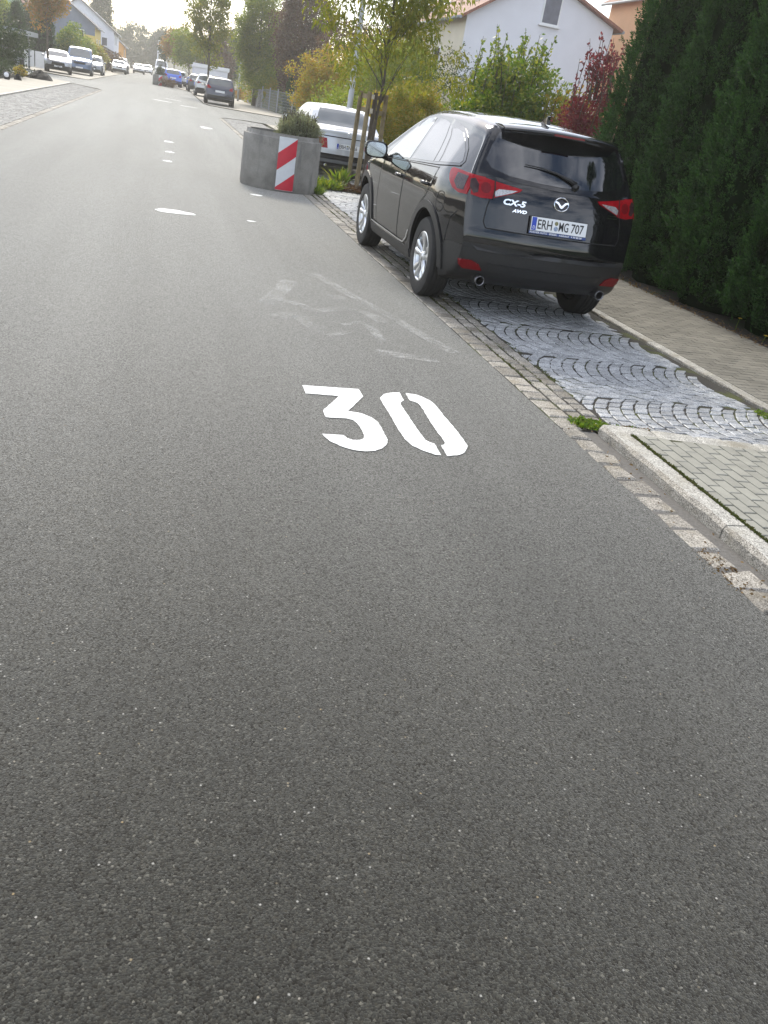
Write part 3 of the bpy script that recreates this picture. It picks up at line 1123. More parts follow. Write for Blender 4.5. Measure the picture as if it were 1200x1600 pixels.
class Car:
    def __init__(self, sp, root, paint, quality=1.0, clad=None):
        self.sp, self.root = sp, root
        vs, fs, mi = car_surface(sp, quality)
        self.bvh = BVHTree.FromPolygons([Vector(v) for v in vs], fs)
        me = bpy.data.meshes.new('body')
        me.from_pydata(vs, [], fs)
        for mm in (paint, clad or M_plast, M_well):
            me.materials.append(mm)
        me.polygons.foreach_set('material_index', mi)
        me.polygons.foreach_set('use_smooth', [True] * len(fs))
        bm = bmesh.new()
        bm.from_mesh(me)
        bmesh.ops.recalc_face_normals(bm, faces=bm.faces)
        bm.to_mesh(me)
        bm.free()
        body = link(bpy.data.objects.new('body', me), None)
        R = sp['R']
        for ax in (0, sp['wb']):
            c = MB()
            for sgn in (1, -1):
                y0, y1 = sgn * .5, sgn * 1.4
                c.lathe([(0.001, y0), (R * sp.get('arch', 1.16), y0), (R * sp.get('arch', 1.16), y1), (0.001, y1)], 40, 0, 'y', False, Matrix.Translation((ax, 0, R + .015)))
            co = c.build('well', [M_well])
            co.data.materials.clear()
            for mm in (paint, clad or M_plast, M_well):
                co.data.materials.append(mm)
            co.data.polygons.foreach_set('material_index', [2] * len(co.data.polygons))
            md = body.modifiers.new('w', 'BOOLEAN')
            md.operation = 'DIFFERENCE'
            md.solver = 'EXACT'
            md.object = co
            dg = bpy.context.evaluated_depsgraph_get()
            dg.update()
            nm = bpy.data.meshes.new_from_object(body.evaluated_get(dg))
            body.modifiers.clear()
            body.data = nm
            bpy.data.objects.remove(co)
        body.data.set_sharp_from_angle(angle=RAD(38))
        body.name = 'body'
        body.data.name = 'body'
        body.parent = root
        self.body = body

    def hit(self, axis, u, v):
        if axis == 'left':
            o, d = Vector((u, 3, v)), Vector((0, -1, 0))
        elif axis == 'right':
            o, d = Vector((u, -3, v)), Vector((0, 1, 0))
        elif axis == 'rear':
            o, d = Vector((-5, u, v)), Vector((1, 0, 0))
        elif axis == 'front':
            o, d = Vector((9, u, v)), Vector((-1, 0, 0))
        else:
            o, d = Vector((u, v, 5)), Vector((0, 0, -1))
        p, n, i, t = self.bvh.ray_cast(o, d)
        if p is None:
            q = o + d * 3
            if axis == 'rear':
                q = Vector((self.sp['top'][0][0] + .1, u, v))
            if axis == 'front':
                q = Vector((self.sp['top'][-1][0] - .1, u, v))
            if axis in ('left', 'right'):
                q = Vector((u, .8 if axis == 'left' else -.8, v))
            p, n, i, t = self.bvh.find_nearest(q)
        if n.dot(d) > 0:
            n = -n
        return p, n

    def patch(self, name, axis, poly, mat, off=0.003, depth=0.012, res=0.05, smooth=0, parent=None):
        """a panel that follows the body: the outline is laid on the surface and given thickness"""
        if smooth:
            poly = poly_smooth(poly, smooth)
        out = []
        n = len(poly)
        for i in range(n):
            a, b = Vector(poly[i]), Vector(poly[(i + 1) % n])
            k = max(1, int((b - a).length / res))
            out += [a.lerp(b, j / k) for j in range(k)]
        pl = [(p.x, p.y) for p in out]
        u0, u1 = min(p[0] for p in pl), max(p[0] for p in pl)
        v0, v1 = min(p[1] for p in pl), max(p[1] for p in pl)
        inner = []
        e = res * 0.45
        iu = int((u1 - u0) / res) + 1
        iv = int((v1 - v0) / res) + 1
        for a in range(iu):
            for b in range(iv):
                p = (u0 + (a + .5) * res, v0 + (b + .5) * res)
                if inside(p, pl) and min((Vector(p) - q).length for q in out) > e:
                    inner.append(Vector(p))
        m = len(out)
        V, E, F, _, _, _ = delaunay_2d_cdt(out + inner, [], [list(range(m))], 1, 1e-5)
        P, Nn = [], []
        for q in V:
            p, nn = self.hit(axis, q.x, q.y)
            P.append(p)
            Nn.append(nn)
        # smooth the normals that come from facets
        acc = [nn.copy() for nn in Nn]
        for f in F:
            s = sum((Nn[i] for i in f), Vector())
            for i in f:
                acc[i] += s
        Nn = [a.normalized() for a in acc]
        mb = MB()
        mb.add([P[i] + Nn[i] * off for i in range(len(P))], [tuple(f) for f in F], 0, True)
        cnt = {}
        for f in F:
            for i in range(len(f)):
                a, b = f[i], f[(i + 1) % len(f)]
                cnt[(a, b)] = 1
        for (a, b) in list(cnt):
            if (b, a) not in cnt:
                mb.add([P[a] + Nn[a] * off, P[b] + Nn[b] * off, P[b] + Nn[b] * (off - depth), P[a] + Nn[a] * (off - depth)], [(0, 3, 2, 1)], 0, False)
        o = mb.build(name, mat, parent or self.root, fix=False)
        me = o.data
        # orient outward
        if len(me.polygons):
            f0 = F[0]
            c = (P[f0[1]] - P[f0[0]]).cross(P[f0[2]] - P[f0[0]])
            if c.dot(Nn[f0[0]]) < 0:
                me.flip_normals()
        return o

    def ribbon(self, mb, axis, pts, w, off=0.0035, res=0.04, mi=0, closed=False):
        """thin strip laid on the surface along a 2-D polyline"""
        if closed:
            pts = list(pts) + [pts[0]]
        fine = []
        for a, b in zip(pts[:-1], pts[1:]):
            a, b = Vector(a), Vector(b)
            k = max(1, int((b - a).length / res))
            fine += [a.lerp(b, j / k) for j in range(k)]
        fine.append(Vector(pts[-1]))
        n = len(fine)
        vs = []
        for i, p in enumerate(fine):
            if closed:
                d = (fine[(i + 1) % (n - 1)] - fine[(i - 1) % (n - 1)]).normalized()
            else:
                d = (fine[min(i + 1, n - 1)] - fine[max(i - 1, 0)]).normalized()
            s = Vector((-d.y, d.x)) * w / 2
            for q in (p + s, p - s):
                h, nn = self.hit(axis, q.x, q.y)
                vs.append(h + nn * off)
        mb.add(vs, [(2 * i, 2 * i + 1, 2 * i + 3, 2 * i + 2) for i in range(n - 1)], mi, True)

    def both(self, fn):
        for ax in ('left', 'right'):
            fn(ax)


def text_part(txt, size, M, mat, name, parent, sx=1.0, align='LEFT', shear=0.0, extrude=0.0, bold=0.0):
    cu = bpy.data.curves.new(name, 'FONT')
    cu.body = txt
    cu.size = size
    cu.align_x = align
    cu.shear = shear
    cu.extrude = extrude
    cu.offset = bold
    cu.resolution_u = 3
    ob = bpy.data.objects.new(name, cu)
    COL.objects.link(ob)
    dg = bpy.context.evaluated_depsgraph_get()
    dg.update()
    me = bpy.data.meshes.new_from_object(ob.evaluated_get(dg))
    bpy.data.objects.remove(ob)
    bpy.data.curves.remove(cu)
    me.transform(M @ Matrix.Diagonal((sx, 1, 1, 1)))
    me.materials.clear()
    me.materials.append(mat)
    return link(bpy.data.objects.new(name, me), parent)


def wheel(root, x, y, R, w, style='multi', rim_mat=None, side=1, rr=0.62):
    """tyre and rim; axle along y, outer face towards side*y"""
    rim_mat = rim_mat or M_alloy
    e = bpy.data.objects.new('wheel', None)
    e.empty_display_size = .1
    link(e, root)
    e.location = (x, y, R)
    h = w / 2
    ri = R * rr
    mb = MB()
    prof = [(ri, -h * .86), (ri + .012, -h * .95), (R * .86, -h * 1.0), (R * .95, -h * .93), (R * .992, -h * .72)]
    for k in range(4):          # tread grooves
        c = -h * .55 + k * h * .366
        prof += [(R, c - .02), (R, c - .005), (R - .007, c - .004), (R - .007, c + .004), (R, c + .005)]
    prof += [(R * .992, h * .72), (R * .95, h * .93), (R * .86, h * 1.0), (ri + .012, h * .95), (ri, h * .86)]
    mb.lathe(prof, 48, 0, 'y', True)
    mb.build('tyre', M_rubber, e, sharp=RAD(30))
    mb = MB()
    s = side
    mb.lathe([(ri, -s * h * .8), (ri - .012, -s * h * .7), (ri - .02, s * h * .2), (ri - .012, s * h * .72), (ri + .004, s * h * .90), (ri - .006, s * h * .93), (ri - .016, s * h * .85)], 48, 0, 'y', True)
    yo = s * h * .80
    n = {'multi': 10, 'five': 5, 'steel': 8}[style]
    for k in range(n):
        if style == 'multi':
            a = 2 * pi * (k // 2) / 5 + (0.21 if k % 2 else -0.21) + pi / 2
            wi, wo = .020, .034
        elif style == 'five':
            a = 2 * pi * k / 5 + pi / 2
            wi, wo = .035, .045
        else:
            a = 2 * pi * k / 8
            wi, wo = .022, .05
        ca, sa = cos(a), sin(a)
        r0, r1 = .045, ri - .008
        y_in, y_out = yo - s * .012, yo + s * .004
        vs = []
        for r, hwid, yy in ((r0, wi, y_in), (r0 + .07, wi * 1.0, y_in), (r1 - .05, wo * .9, y_out), (r1, wo, y_out)):
            for tsgn, yd in ((-1, 0), (-.45, s * .012), (.45, s * .012), (1, 0), (1, -s * .03), (-1, -s * .03)):
                t = hwid * tsgn
                vs.append((ca * r - sa * t, yy + yd, sa * r + ca * t))
        fs = []
        for i in range(3):
            for q in range(6):
                q2 = (q + 1) % 6
                fs.append((i * 6 + q, i * 6 + q2, i * 6 + 6 + q2, i * 6 + 6 + q))
        mb.add(vs, fs)
    mb.lathe([(.001, yo + s * .012), (.03, yo + s * .012), (.036, yo + s * .004), (.062, yo - s * .004), (.066, yo - s * .03)], 24, 0, 'y', True)
    mb.build('rim', rim_mat, e, sharp=RAD(35))
    mb = MB()
    mb.lathe([(.001, s * h * .1), (ri * .78, s * h * .1), (ri * .78, s * h * .0)], 32, 0, 'y', False)
    mb.lathe([(ri * .78, s * h * .02), (ri - .015, s * h * .02)], 32, 1, 'y', False)
    mb.build('brake_disc', [M_disc, M_well], e)
    return e


def plate(root, c, w, h, nx, txt, tilt=0.0, seals=True, depth=.012, tail=None):
    """registration plate facing nx*x with raised letters"""
    e = bpy.data.objects.new('number_plate', None)
    mb = MB()
    mb.box(-w / 2, w / 2, -h / 2, h / 2, -depth, 0)
    o = mb.build('number_plate', M_white, root)
    rot = Matrix(((0, 0, nx), (-1 if nx < 0 else 1, 0, 0), (0, 1, 0))).to_4x4()
    o.matrix_local = Matrix.Translation(c) @ Matrix.Rotation(tilt, 4, 'Y') @ rot
    bpy.data.objects.remove(e)
    b = MB()
    b.box(-w / 2 + .004, -w / 2 + .046, -h / 2 + .003, h / 2 - .003, 0, .0012)
    b.build('country_band', M_eu, o)
    if txt:
        text_part('D', .034, Matrix.Translation((-w / 2 + .014, -h / 2 + .014, .0022)), M_letw, 'lettering', o)
        x = -w / 2 + .058
        for part, wd in txt:
            if part == ' ':
                x += wd - .008
                continue
            if part == '|':
                if seals:
                    for zz, mm, r in ((h * .20, M_seal1, .017), (-h * .19, M_seal2, .020)):
                        sb = MB()
                        sb.lathe([(.0005, .002), (r * .8, .002), (r, .0)], 20, 0, 'z', False, Matrix.Translation((x + wd / 2, zz, 0)))
                        sb.build('seal', mm, o)
                x += wd
                continue
            t = text_part(part, .108, Matrix.Identity(4), M_ink, 'lettering', o, bold=0.0012)
            xs = [v.co.x for v in t.data.vertices]
            ysv = [v.co.y for v in t.data.vertices]
            sx = wd / (max(xs) - min(xs))
            sy = .076 / (max(ysv) - min(ysv))
            t.data.transform(Matrix.Translation((x, -.038, .0016)) @ Matrix.Diagonal((sx, sy, 1, 1)) @ Matrix.Translation((-min(xs), -min(ysv), 0)))
            x += wd + .012
    return o


def mirror_part(root, x, y, z, sgn, mat, size=1.0, glass=True):
    mb = MB()
    w, h, d = .115 * size, .078 * size, .07 * size
    n = 20
    prof = []
    for k, (sc, dx) in enumerate(((.90, -d * .5), (1.0, -d * .42), (1.0, 0), (.86, d * .6), (.5, d * 1.1), (.05, d * 1.3))):
        ring = []
        for j in range(n):
            a = 2 * pi * j / n
            ca, sa = cos(a), sin(a)
            yy = w * sc * math.copysign(abs(ca) ** .6, ca)
            zz = h * sc * math.copysign(abs(sa) ** .6, sa)
            ring.append((x + dx, y + sgn * w * .8 + yy, z + zz))
        prof.append(ring)
    vs = [p for r_ in prof for p in r_]
    fs = [tuple(range(n))]
    for i in range(5):
        for j in range(n):
            j2 = (j + 1) % n
            fs.append((i * n + j, i * n + j2, (i + 1) * n + j2, (i + 1) * n + j))
    mb.add(vs, fs, 0, True)
    mb.tube([(x + .03, y - sgn * .10, z - h * .95), (x + .02, y + sgn * .03, z - h * .5)], [.035 * size, .03 * size], 8)
    o = mb.build('mirror', mat, root, sharp=RAD(50))
    if glass:
        g = MB()
        ring = []
        for j in range(n):
            a = 2 * pi * j / n
            ca, sa = cos(a), sin(a)
            ring.append((x - d * .5 - .002, y + sgn * w * .8 + w * .82 * math.copysign(abs(ca) ** .6, ca), z + h * .82 * math.copysign(abs(sa) ** .6, sa)))
        g.add(ring, [tuple(range(n))])
        g.build('mirror_glass', M_chrome, o)
    return o


def handle_part(car, x, z, side, mat):
    p, n = car.hit('left' if side > 0 else 'right', x, z)
    mb = MB()
    mb.tube([(x - .095, p.y + side * .004, z), (x - .07, p.y + side * .03, z + .004), (x, p.y + side * .04, z + .006), (x + .07, p.y + side * .03, z + .004), (x + .095, p.y + side * .004, z)], [.010, .013, .015, .013, .010], 8)
    o = mb.build('door_handle', mat, car.root)
    for v in o.data.vertices:
        v.co.z = z + (v.co.z - z) * 1.25
    return o


# ---- the dark SUV in the bay: x forward from the rear axle, y to its left
suv = thing('parked_car', 'glossy black SUV parked on the granite setts by the dark hedge, its rear towards us', 'car', (3.33, 8.05, 0.004), pi / 2, 'cars parked along the street')
SUV = dict(R=.362, wb=2.70, arch=1.17, rk=1.3,
           top=[(-.945, .66), (-.942, .72), (-.925, .79), (-.905, .88), (-.885, .98), (-.862, 1.07), (-.835, 1.135), (-.775, 1.22), (-.69, 1.36), (-.61, 1.495), (-.56, 1.565), (-.50, 1.605), (-.30, 1.640), (.2, 1.678), (.75, 1.688), (1.15, 1.672), (1.5, 1.60), (1.9, 1.42), (2.3, 1.205), (2.5, 1.12), (2.9, 1.06), (3.25, .96), (3.45, .85), (3.54, .70), (3.58, .55)],
           bot=[(-.945, .60), (-.93, .50), (-.90, .42), (-.84, .355), (-.70, .30), (-.3, .24), (.4, .22), (2.3, .22), (3.2, .24), (3.45, .30), (3.54, .38), (3.58, .50)],
           hw=[(.2, .85), (.34, .885), (.48, .905), (.62, .913), (.78, .918), (.95, .915), (1.05, .895), (1.13, .868), (1.20, .833), (1.35, .752), (1.5, .672), (1.62, .60), (1.7, .565)],
           taper=[(-.945, .855), (-.85, .885), (-.7, .925), (-.45, .972), (-.1, 1.0), (2.6, 1.0), (3.1, .97), (3.4, .89), (3.58, .78)],
           bow=[(-.945, .17), (-.7, .155), (-.45, .10), (-.1, .02), (.1, 0), (2.0, 0), (2.6, -.04), (3.2, -.14), (3.58, -.22)],
           rc=[(-.945, .03), (-.87, .04), (-.75, .05), (-.55, .085), (-.2, .11), (1.2, .11), (1.9, .09), (2.4, .08), (3.2, .10), (3.58, .05)],
           crown=[(-.945, .012), (-.8, .02), (-.6, .028), (-.3, .035), (1.2, .035), (2.2, .05), (2.8, .05), (3.58, .02)],
           clad=[(-.945, .615), (-.80, .615), (-.66, .60), (-.56, .555), (-.44, .50), (-.2, .47), (.2, .43), (.5, .40), (.62, .345), (2.1, .355), (2.4, .42), (3.0, .48), (3.58, .60)])
C = Car(SUV, suv, M_black, 1.25)

# doors laid over the body shell, shut lines between them
front_door = [(1.01, .355), (1.99, .365), (2.03, .62), (2.02, .90), (1.99, 1.075), (1.005, 1.115)]
rear_door = [(.995, .355), (.655, .36), (.54, .48), (.43, .66), (.27, .80), (.12, .90), (.03, 1.0), (.03, 1.155), (.99, 1.115)]
for side, ax in ((1, 'left'), (-1, 'right')):
    for dn, hx, hz in ((front_door, 1.17, .965), (rear_door, .20, .995)):
        C.patch('door', ax, [(u, v + .012) for u, v in dn], M_black, .0022, .004, .06)
        handle_part(C, hx, hz, side, M_black)
        pk, nk = C.hit(ax, hx, hz)
        sc = MB()
        sc.lathe([(.001, .003), (.036, .003), (.045, .001)], 20, 0, 'y', True, Matrix.Translation((hx, pk.y, hz - .008)) @ Matrix.Diagonal((1.25, side, .8, 1)))
        sc.build('handle_recess', M_black, suv)
    g = MB()
    C.ribbon(g, ax, front_door + [front_door[0]], .008, .0042)
    C.ribbon(g, ax, rear_door + [rear_door[0]], .008, .0042)
    g.build('shut_line', M_gap, suv, fix=False)
    g = MB()
    C.ribbon(g, ax, [(-.47, .515), (-.50, .66), (-.53, .80), (-.62, .87)], .006, .0035)
    g.build('shut_line', M_gap, suv, fix=False)
    # windows: front door, rear door, small quarter light
    dlo_f = [(1.055, 1.145), (1.88, 1.105), (1.93, 1.125), (1.72, 1.315), (1.52, 1.44), (1.30, 1.535), (1.12, 1.56), (1.065, 1.555)]
    dlo_r = [(.985, 1.15), (.29, 1.185), (.34, 1.30), (.43, 1.42), (.55, 1.525), (.75, 1.552), (.985, 1.558)]
    dlo_d = [(.255, 1.187), (.135, 1.197), (.15, 1.25), (.29, 1.42), (.44, 1.505), (.50, 1.518), (.39, 1.41), (.30, 1.29)]
    dlo_q = [(.10, 1.20), (-.36, 1.235), (-.385, 1.262), (-.31, 1.33), (-.16, 1.415), (.02, 1.475), (.24, 1.497), (.36, 1.488), (.22, 1.395), (.12, 1.275)]
    band = [(1.97, 1.095), (1.0, 1.128), (.1, 1.172), (-.40, 1.215), (-.43, 1.262), (-.33, 1.362), (-.17, 1.447), (.05, 1.512), (.3, 1.55), (.6, 1.582), (1.1, 1.588), (1.34, 1.555), (1.56, 1.455), (1.76, 1.325), (1.98, 1.128)]
    C.patch('window_surround', ax, band, M_black, .004, .006, .06)
    for wpoly, mt in ((dlo_f, M_glass), (dlo_r, M_glassd), (dlo_d, M_glassd), (dlo_q, M_glassd)):
        C.patch('window', ax, wpoly, mt, .006, .004, .05)
    tb = MB()
    C.ribbon(tb, ax, [(1.95, 1.100), (1.0, 1.135), (.1, 1.180), (-.40, 1.222)], .014, .009)
    tb.build('window_trim', M_chrome if False else M_black, suv, fix=False)
    # arch trims and sills in dark plastic
    for axx in (0, 2.70):
        ar = []
        z0 = SUV['R'] + .015
        for k in range(25):
            a = RAD(-22) + RAD(224) * k / 24
            ar.append((axx + (.362 * 1.165) * cos(a), z0 + (.362 * 1.165) * sin(a)))
        br = []
        for k in range(25):
            a = RAD(202) - RAD(224) * k / 24
            br.append((axx + (.362 * 1.165 + .075) * cos(a), z0 + (.362 * 1.165 + .068) * sin(a)))
        pl_ = [p for p in ar + br if p[1] > .29]
        C.patch('arch_trim', ax, pl_, M_plast, .014, .03, .05)
    sk = MB()
    C.ribbon(sk, ax, [(2.24, .372), (1.6, .372), (.9, .370), (.72, .375), (.60, .43), (.53, .52)], .016, .012)
    sk.build('sill_highlight', M_alloy, suv, fix=False)  # reflection on the sill edge, modelled as a pale metal strip
    C.patch('sill', ax, [(.46, .27), (2.26, .27), (2.26, .352), (.64, .352), (.50, .42)], M_plast, .012, .03, .06)
    for axx, yy in ((0, .795), (2.70, .792)):
        wheel(suv, axx, side * yy, .362, .225, 'multi', side=side)
    mirror_part(suv, 1.93, side * .93, 1.14, side, M_black, 1.12)
    # lamps: wrap the corner, so one shell from the side and one from behind
    lp_ = C.patch('tail_lamp', ax, [(-.28, 1.180), (-.31, 1.192), (-.48, 1.188), (-.70, 1.172), (-.70, 1.02), (-.58, 1.015), (-.46, 1.038), (-.36, 1.09), (-.30, 1.14)], M_red, .010, .03, .03)
    C.patch('lamp_lens', ax, [(-.44, 1.165), (-.63, 1.158), (-.64, 1.045), (-.54, 1.042), (-.45, 1.09)], M_smoke, .0125, .004, .03, parent=lp_)
    C.patch('bumper_reflector', 'rear', [(side * u, v) for u, v in [(.575, .43), (.735, .425), (.775, .455), (.785, .50), (.68, .505), (.61, .478)]], M_redd, .010, .03, .03)

for side in (1, -1):
    f = lambda pts: [(side * u, v) for u, v in pts]
    lamp = C.patch('tail_lamp', 'rear', f([(.77, 1.025), (.69, 1.012), (.60, 1.018), (.565, 1.036), (.375, 1.105), (.355, 1.125), (.56, 1.150), (.70, 1.172), (.78, 1.182)]), M_red, .011, .03, .03)
    C.patch('lamp_lens', 'rear', f([(.575, 1.038), (.44, 1.086), (.395, 1.108), (.55, 1.100), (.585, 1.075)]), M_clear, .0125, .004, .03, parent=lamp)
    C.patch('lamp_lens', 'rear', f([(.775, 1.14), (.74, 1.155), (.71, 1.11), (.715, 1.05), (.75, 1.038), (.78, 1.08)]), M_smoke, .0125, .004, .03, parent=lamp)
    rg = [(.655 + .058 * cos(t * pi / 10), 1.092 + .058 * sin(t * pi / 10)) for t in range(20)]
    C.patch('lamp_ring', 'rear', f(rg), M_red, .017, .008, .03, parent=lamp)
    rg = [(.655 + .040 * cos(t * pi / 10), 1.092 + .040 * sin(t * pi / 10)) for t in range(20)]
    C.patch('lamp_bulb', 'rear', f(rg), M_redd, .021, .006, .03, parent=lamp)
    q = MB()
    C.ribbon(q, 'rear', f([(.585, 1.158), (.582, 1.09), (.592, 1.015)]), .010, .022)
    q.build('lamp_gap', M_gap, lamp, fix=False)
    # exhaust
    ex = MB()
    MX = Matrix.Translation((-.80, side * .585, .345))
    ex.lathe([(.034, .25), (.040, .0), (.042, -.055), (.037, -.058), (.034, -.03), (.032, .1)], 24, 0, 'x', True, MX)
    ex.lathe([(.033, .06), (.001, .06)], 24, 1, 'x', False, MX)
    ex.build('exhaust_pipe', [M_pipe, M_well], suv)

# tailgate
tg = [(-.62, .785), (.62, .785), (.645, .83), (.63, .96), (.60, 1.07), (.585, 1.15), (-.585, 1.15), (-.60, 1.07), (-.63, .96), (-.645, .83)]
gate = C.patch('tailgate', 'rear', tg, M_black, .003, .006, .06)
g = MB()
C.ribbon(g, 'rear', [(-.60, 1.07), (-.63, .96), (-.645, .83), (-.62, .785), (.62, .785), (.645, .83), (.63, .96), (.60, 1.07)], .009, .0055)
g.build('shut_line', M_gap, suv, fix=False)
rw = [(-.665, 1.315), (-.61, 1.250), (-.46, 1.212), (-.2, 1.192), (0, 1.188), (.2, 1.192), (.46, 1.212), (.61, 1.250), (.665, 1.315), (.605, 1.44), (.55, 1.53), (.4, 1.55), (0, 1.562), (-.4, 1.55), (-.55, 1.53), (-.605, 1.44)]
C.patch('window_surround', 'rear', [(-.69, 1.29), (-.615, 1.205), (-.46, 1.175), (0, 1.155), (.46, 1.175), (.615, 1.205), (.69, 1.29), (.63, 1.44), (.575, 1.555), (0, 1.585), (-.575, 1.555), (-.63, 1.44)], M_black, .003, .006, .06)
C.patch('rear_window', 'rear', rw, M_glassd, .006, .004, .05)
# roof spoiler with its brake light
spm = MB()
rowsS = []
nS = 22
for i in range(nS + 1):
    y = -.535 + 1.07 * i / nS
    k = 1 - (abs(y) / .64) ** 4
    p, nn = C.hit('top', -.36, y)
    xr = -.735 + .13 * (abs(y) / .535) ** 2.4
    zt = 1.602 - .028 * (y / .535) ** 2
    rowsS.append([(-.28, y, C.hit('top', -.28, y)[0].z - .004), (-.36, y, p.z + .008), (-.50, y, zt + .026), (xr + .02, y, zt + .006), (xr, y, zt - .006), (xr + .012, y, zt - .022), (-.52, y, zt - .040), (-.48, y, zt - .06)])
vs = [q for r_ in rowsS for q in r_]
fs = []
for i in range(nS):
    for k in range(7):
        fs.append((i * 8 + k, i * 8 + k + 1, i * 8 + 9 + k, i * 8 + 8 + k))
spm.add(vs, fs, 0, True)
spm.add([rowsS[0][k] for k in range(8)], [tuple(range(8))])
spm.add([rowsS[-1][k] for k in range(8)], [tuple(range(8))])
spoiler = spm.build('roof_spoiler', M_black, suv)
b = MB()
b.box(-.735, -.725, -.14, .14, 1.578, 1.594)
b.build('brake_lamp', M_redd, spoiler)
# side winglets of the spoiler
for side in (1, -1):
    C.patch('window_winglet', 'rear', [(side * u, v) for u, v in [(.56, 1.565), (.645, 1.34), (.665, 1.31), (.66, 1.38), (.615, 1.50), (.58, 1.57)]], M_black, .016, .03, .04)
# plate, recess, badge, lettering
rec = C.patch('plate_recess', 'rear', [(-.40, .815), (.40, .815), (.33, .99), (.30, 1.005), (-.30, 1.005), (-.33, .99)], M_black, .0045, .006, .05)
pp, pn = C.hit('rear', 0, .89)
tilt = math.atan2(-pn.z, -pn.x) if False else RAD(8)
px_ = C.hit('rear', 0, .89)[0].x - .030
pl = plate(suv, (px_, 0, .888), .52, .11, -1, [('ERH', .135), ('|', .052), ('MG', .090), (' ', .022), ('707', .118)], RAD(10))
hb = MB()
hb.box(-.272, .272, -.082, .062, -.022, -.0125)
hb.box(-.268, .268, -.080, -.057, -.0125, -.004, 1)
hold = hb.build('plate_holder', [M_plast, M_strip], pl)
text_part('PUCHER AUTO · BRESEL · Adelsdorf · 4 99 88 88', .0215, Matrix.Translation((-.262, -.0755, -.003)), M_letw, 'lettering', pl, sx=1.10, bold=.0003)
# ring badge with wings
bc = Vector((C.hit('rear', 0, 1.062)[0].x - .012, 0, 1.062))
bd = MB()
MBd = Matrix.Translation(bc) @ Matrix.Rotation(RAD(12), 4, 'Y')
nseg = 40
rx_, rz_ = .066, .054
ringv = []
for i in range(nseg):
    a = 2 * pi * i / nseg
    for j in range(8):
        t = 2 * pi * j / 8
        rr_ = .0068 * cos(t)
        ringv.append(MBd @ Vector((.006 * sin(t), (rx_ + rr_) * cos(a), (rz_ + rr_) * sin(a))))
fs = []
for i in range(nseg):
    for j in range(8):
        i2, j2 = (i + 1) % nseg, (j + 1) % 8
        fs.append((i * 8 + j, i2 * 8 + j, i2 * 8 + j2, i * 8 + j2))
bd.add(ringv, fs, 0, True)
wing = [(0, -.012), (.014, .0), (.030, .016), (.050, .022), (.063, .020), (.060, .008), (.046, .006), (.030, -.006), (.014, -.026), (0, -.034)]
wing = wing + [(-u, v) for u, v in wing[-2:0:-1]]
bd.add([MBd @ Vector((-.005, u, v)) for u, v in wing], [tuple(range(len(wing)))])
bd.add([MBd @ Vector((-.006 + (.004 if k else 0), u, v)) for k in range(2) for u, v in wing], [(i, (i + 1) % len(wing), len(wing) + (i + 1) % len(wing), len(wing) + i) for i in range(len(wing))])
bd.build('badge', M_chrome, suv, sharp=RAD(40))


def rear_text(car, txt, size, y, z, mat, sx, shear, bold=0.0):
    p, nn = car.hit('rear', y, z)
    rot = Matrix(((0, 0, -1), (-1, 0, 0), (0, 1, 0))).to_4x4()
    yaw = math.atan2(nn.y, -nn.x)
    M = Matrix.Translation(p + nn * .007) @ Matrix.Rotation(-yaw, 4, 'Z') @ Matrix.Rotation(RAD(11), 4, 'Y') @ rot
    return text_part(txt, size, M, mat, 'lettering', car.root, sx=sx, shear=shear, extrude=.002, bold=bold)


rear_text(C, 'CX-5', .064, .510, .995, M_chrome, 1.35, .15, .0025)
rear_text(C, 'AWD', .036, .420, .945, M_chrome, 1.35, .25, .0014)
sb = MB()
C.ribbon(sb, 'rear', [(-.47, 1.005), (-.58, 1.005), (-.595, 1.025), (-.48, 1.025), (-.47, 1.005)], .005, .008)
sb.build('model_badge', M_chrome, suv, fix=False)
# rear wiper, lower bumper steps, antenna, fuel flap
wp = MB()
wpath = []
for t in range(9):
    y = .04 + (-.30 - .04) * 0 + t * 0
pts_ = [(0.30, 1.262), (.15, 1.248), (0, 1.215), (-.10, 1.178)]
vv = []
for u, v in [(.335, 1.312), (.2, 1.306), (.05, 1.282), (-.07, 1.246), (-.13, 1.220)]:
    p, nn = C.hit('rear', u, v)
    vv.append(p + nn * .022)
wp.tube(vv, [.004, .006, .009, .014, .020], 8)
p0, n0 = C.hit('rear', -.13, 1.212)
wp.lathe([(.001, -.045), (.026, -.035), (.030, 0)], 16, 0, 'x', True, Matrix.Translation(p0))
wp.build('wiper', M_plast, suv)
C.patch('bumper_step', 'rear', [(-.66, .60), (.66, .60), (.70, .635), (-.70, .635)], M_plast, .016, .03, .06)
C.patch('bumper_skid', 'rear', [(-.50, .43), (.50, .43), (.55, .50), (-.55, .50)], M_plast, .010, .03, .06)
an = MB()
ap = C.hit('top', -.14, 0)[0]
prof = [(.10, 0, .0), (.05, .012, .022), (.0, .016, .045), (-.06, .014, .072), (-.075, .010, .07), (-.07, .016, .03), (-.085, .018, 0)]
for s_ in (1, -1):
    pass
base = [(ap.x + u, s_ * wv, ap.z + h_) for s_ in (1, -1) for u, wv, h_ in prof]
k = len(prof)
an.add(base, [tuple(range(k)), tuple(range(k, 2 * k))[::-1]] + [(i, (i + 1) % k, k + (i + 1) % k, k + i) for i in range(k)])
an.build('antenna', M_black, suv)
g = MB()
fl = [(-.30 + .085 * math.copysign(abs(cos(t * pi / 12)) ** .8, cos(t * pi / 12)), .90 + .085 * math.copysign(abs(sin(t * pi / 12)) ** .8, sin(t * pi / 12))) for t in range(24)]
C.ribbon(g, 'left', fl, .006, .0035, closed=True)
g.build('fuel_flap_gap', M_gap, suv, fix=False)
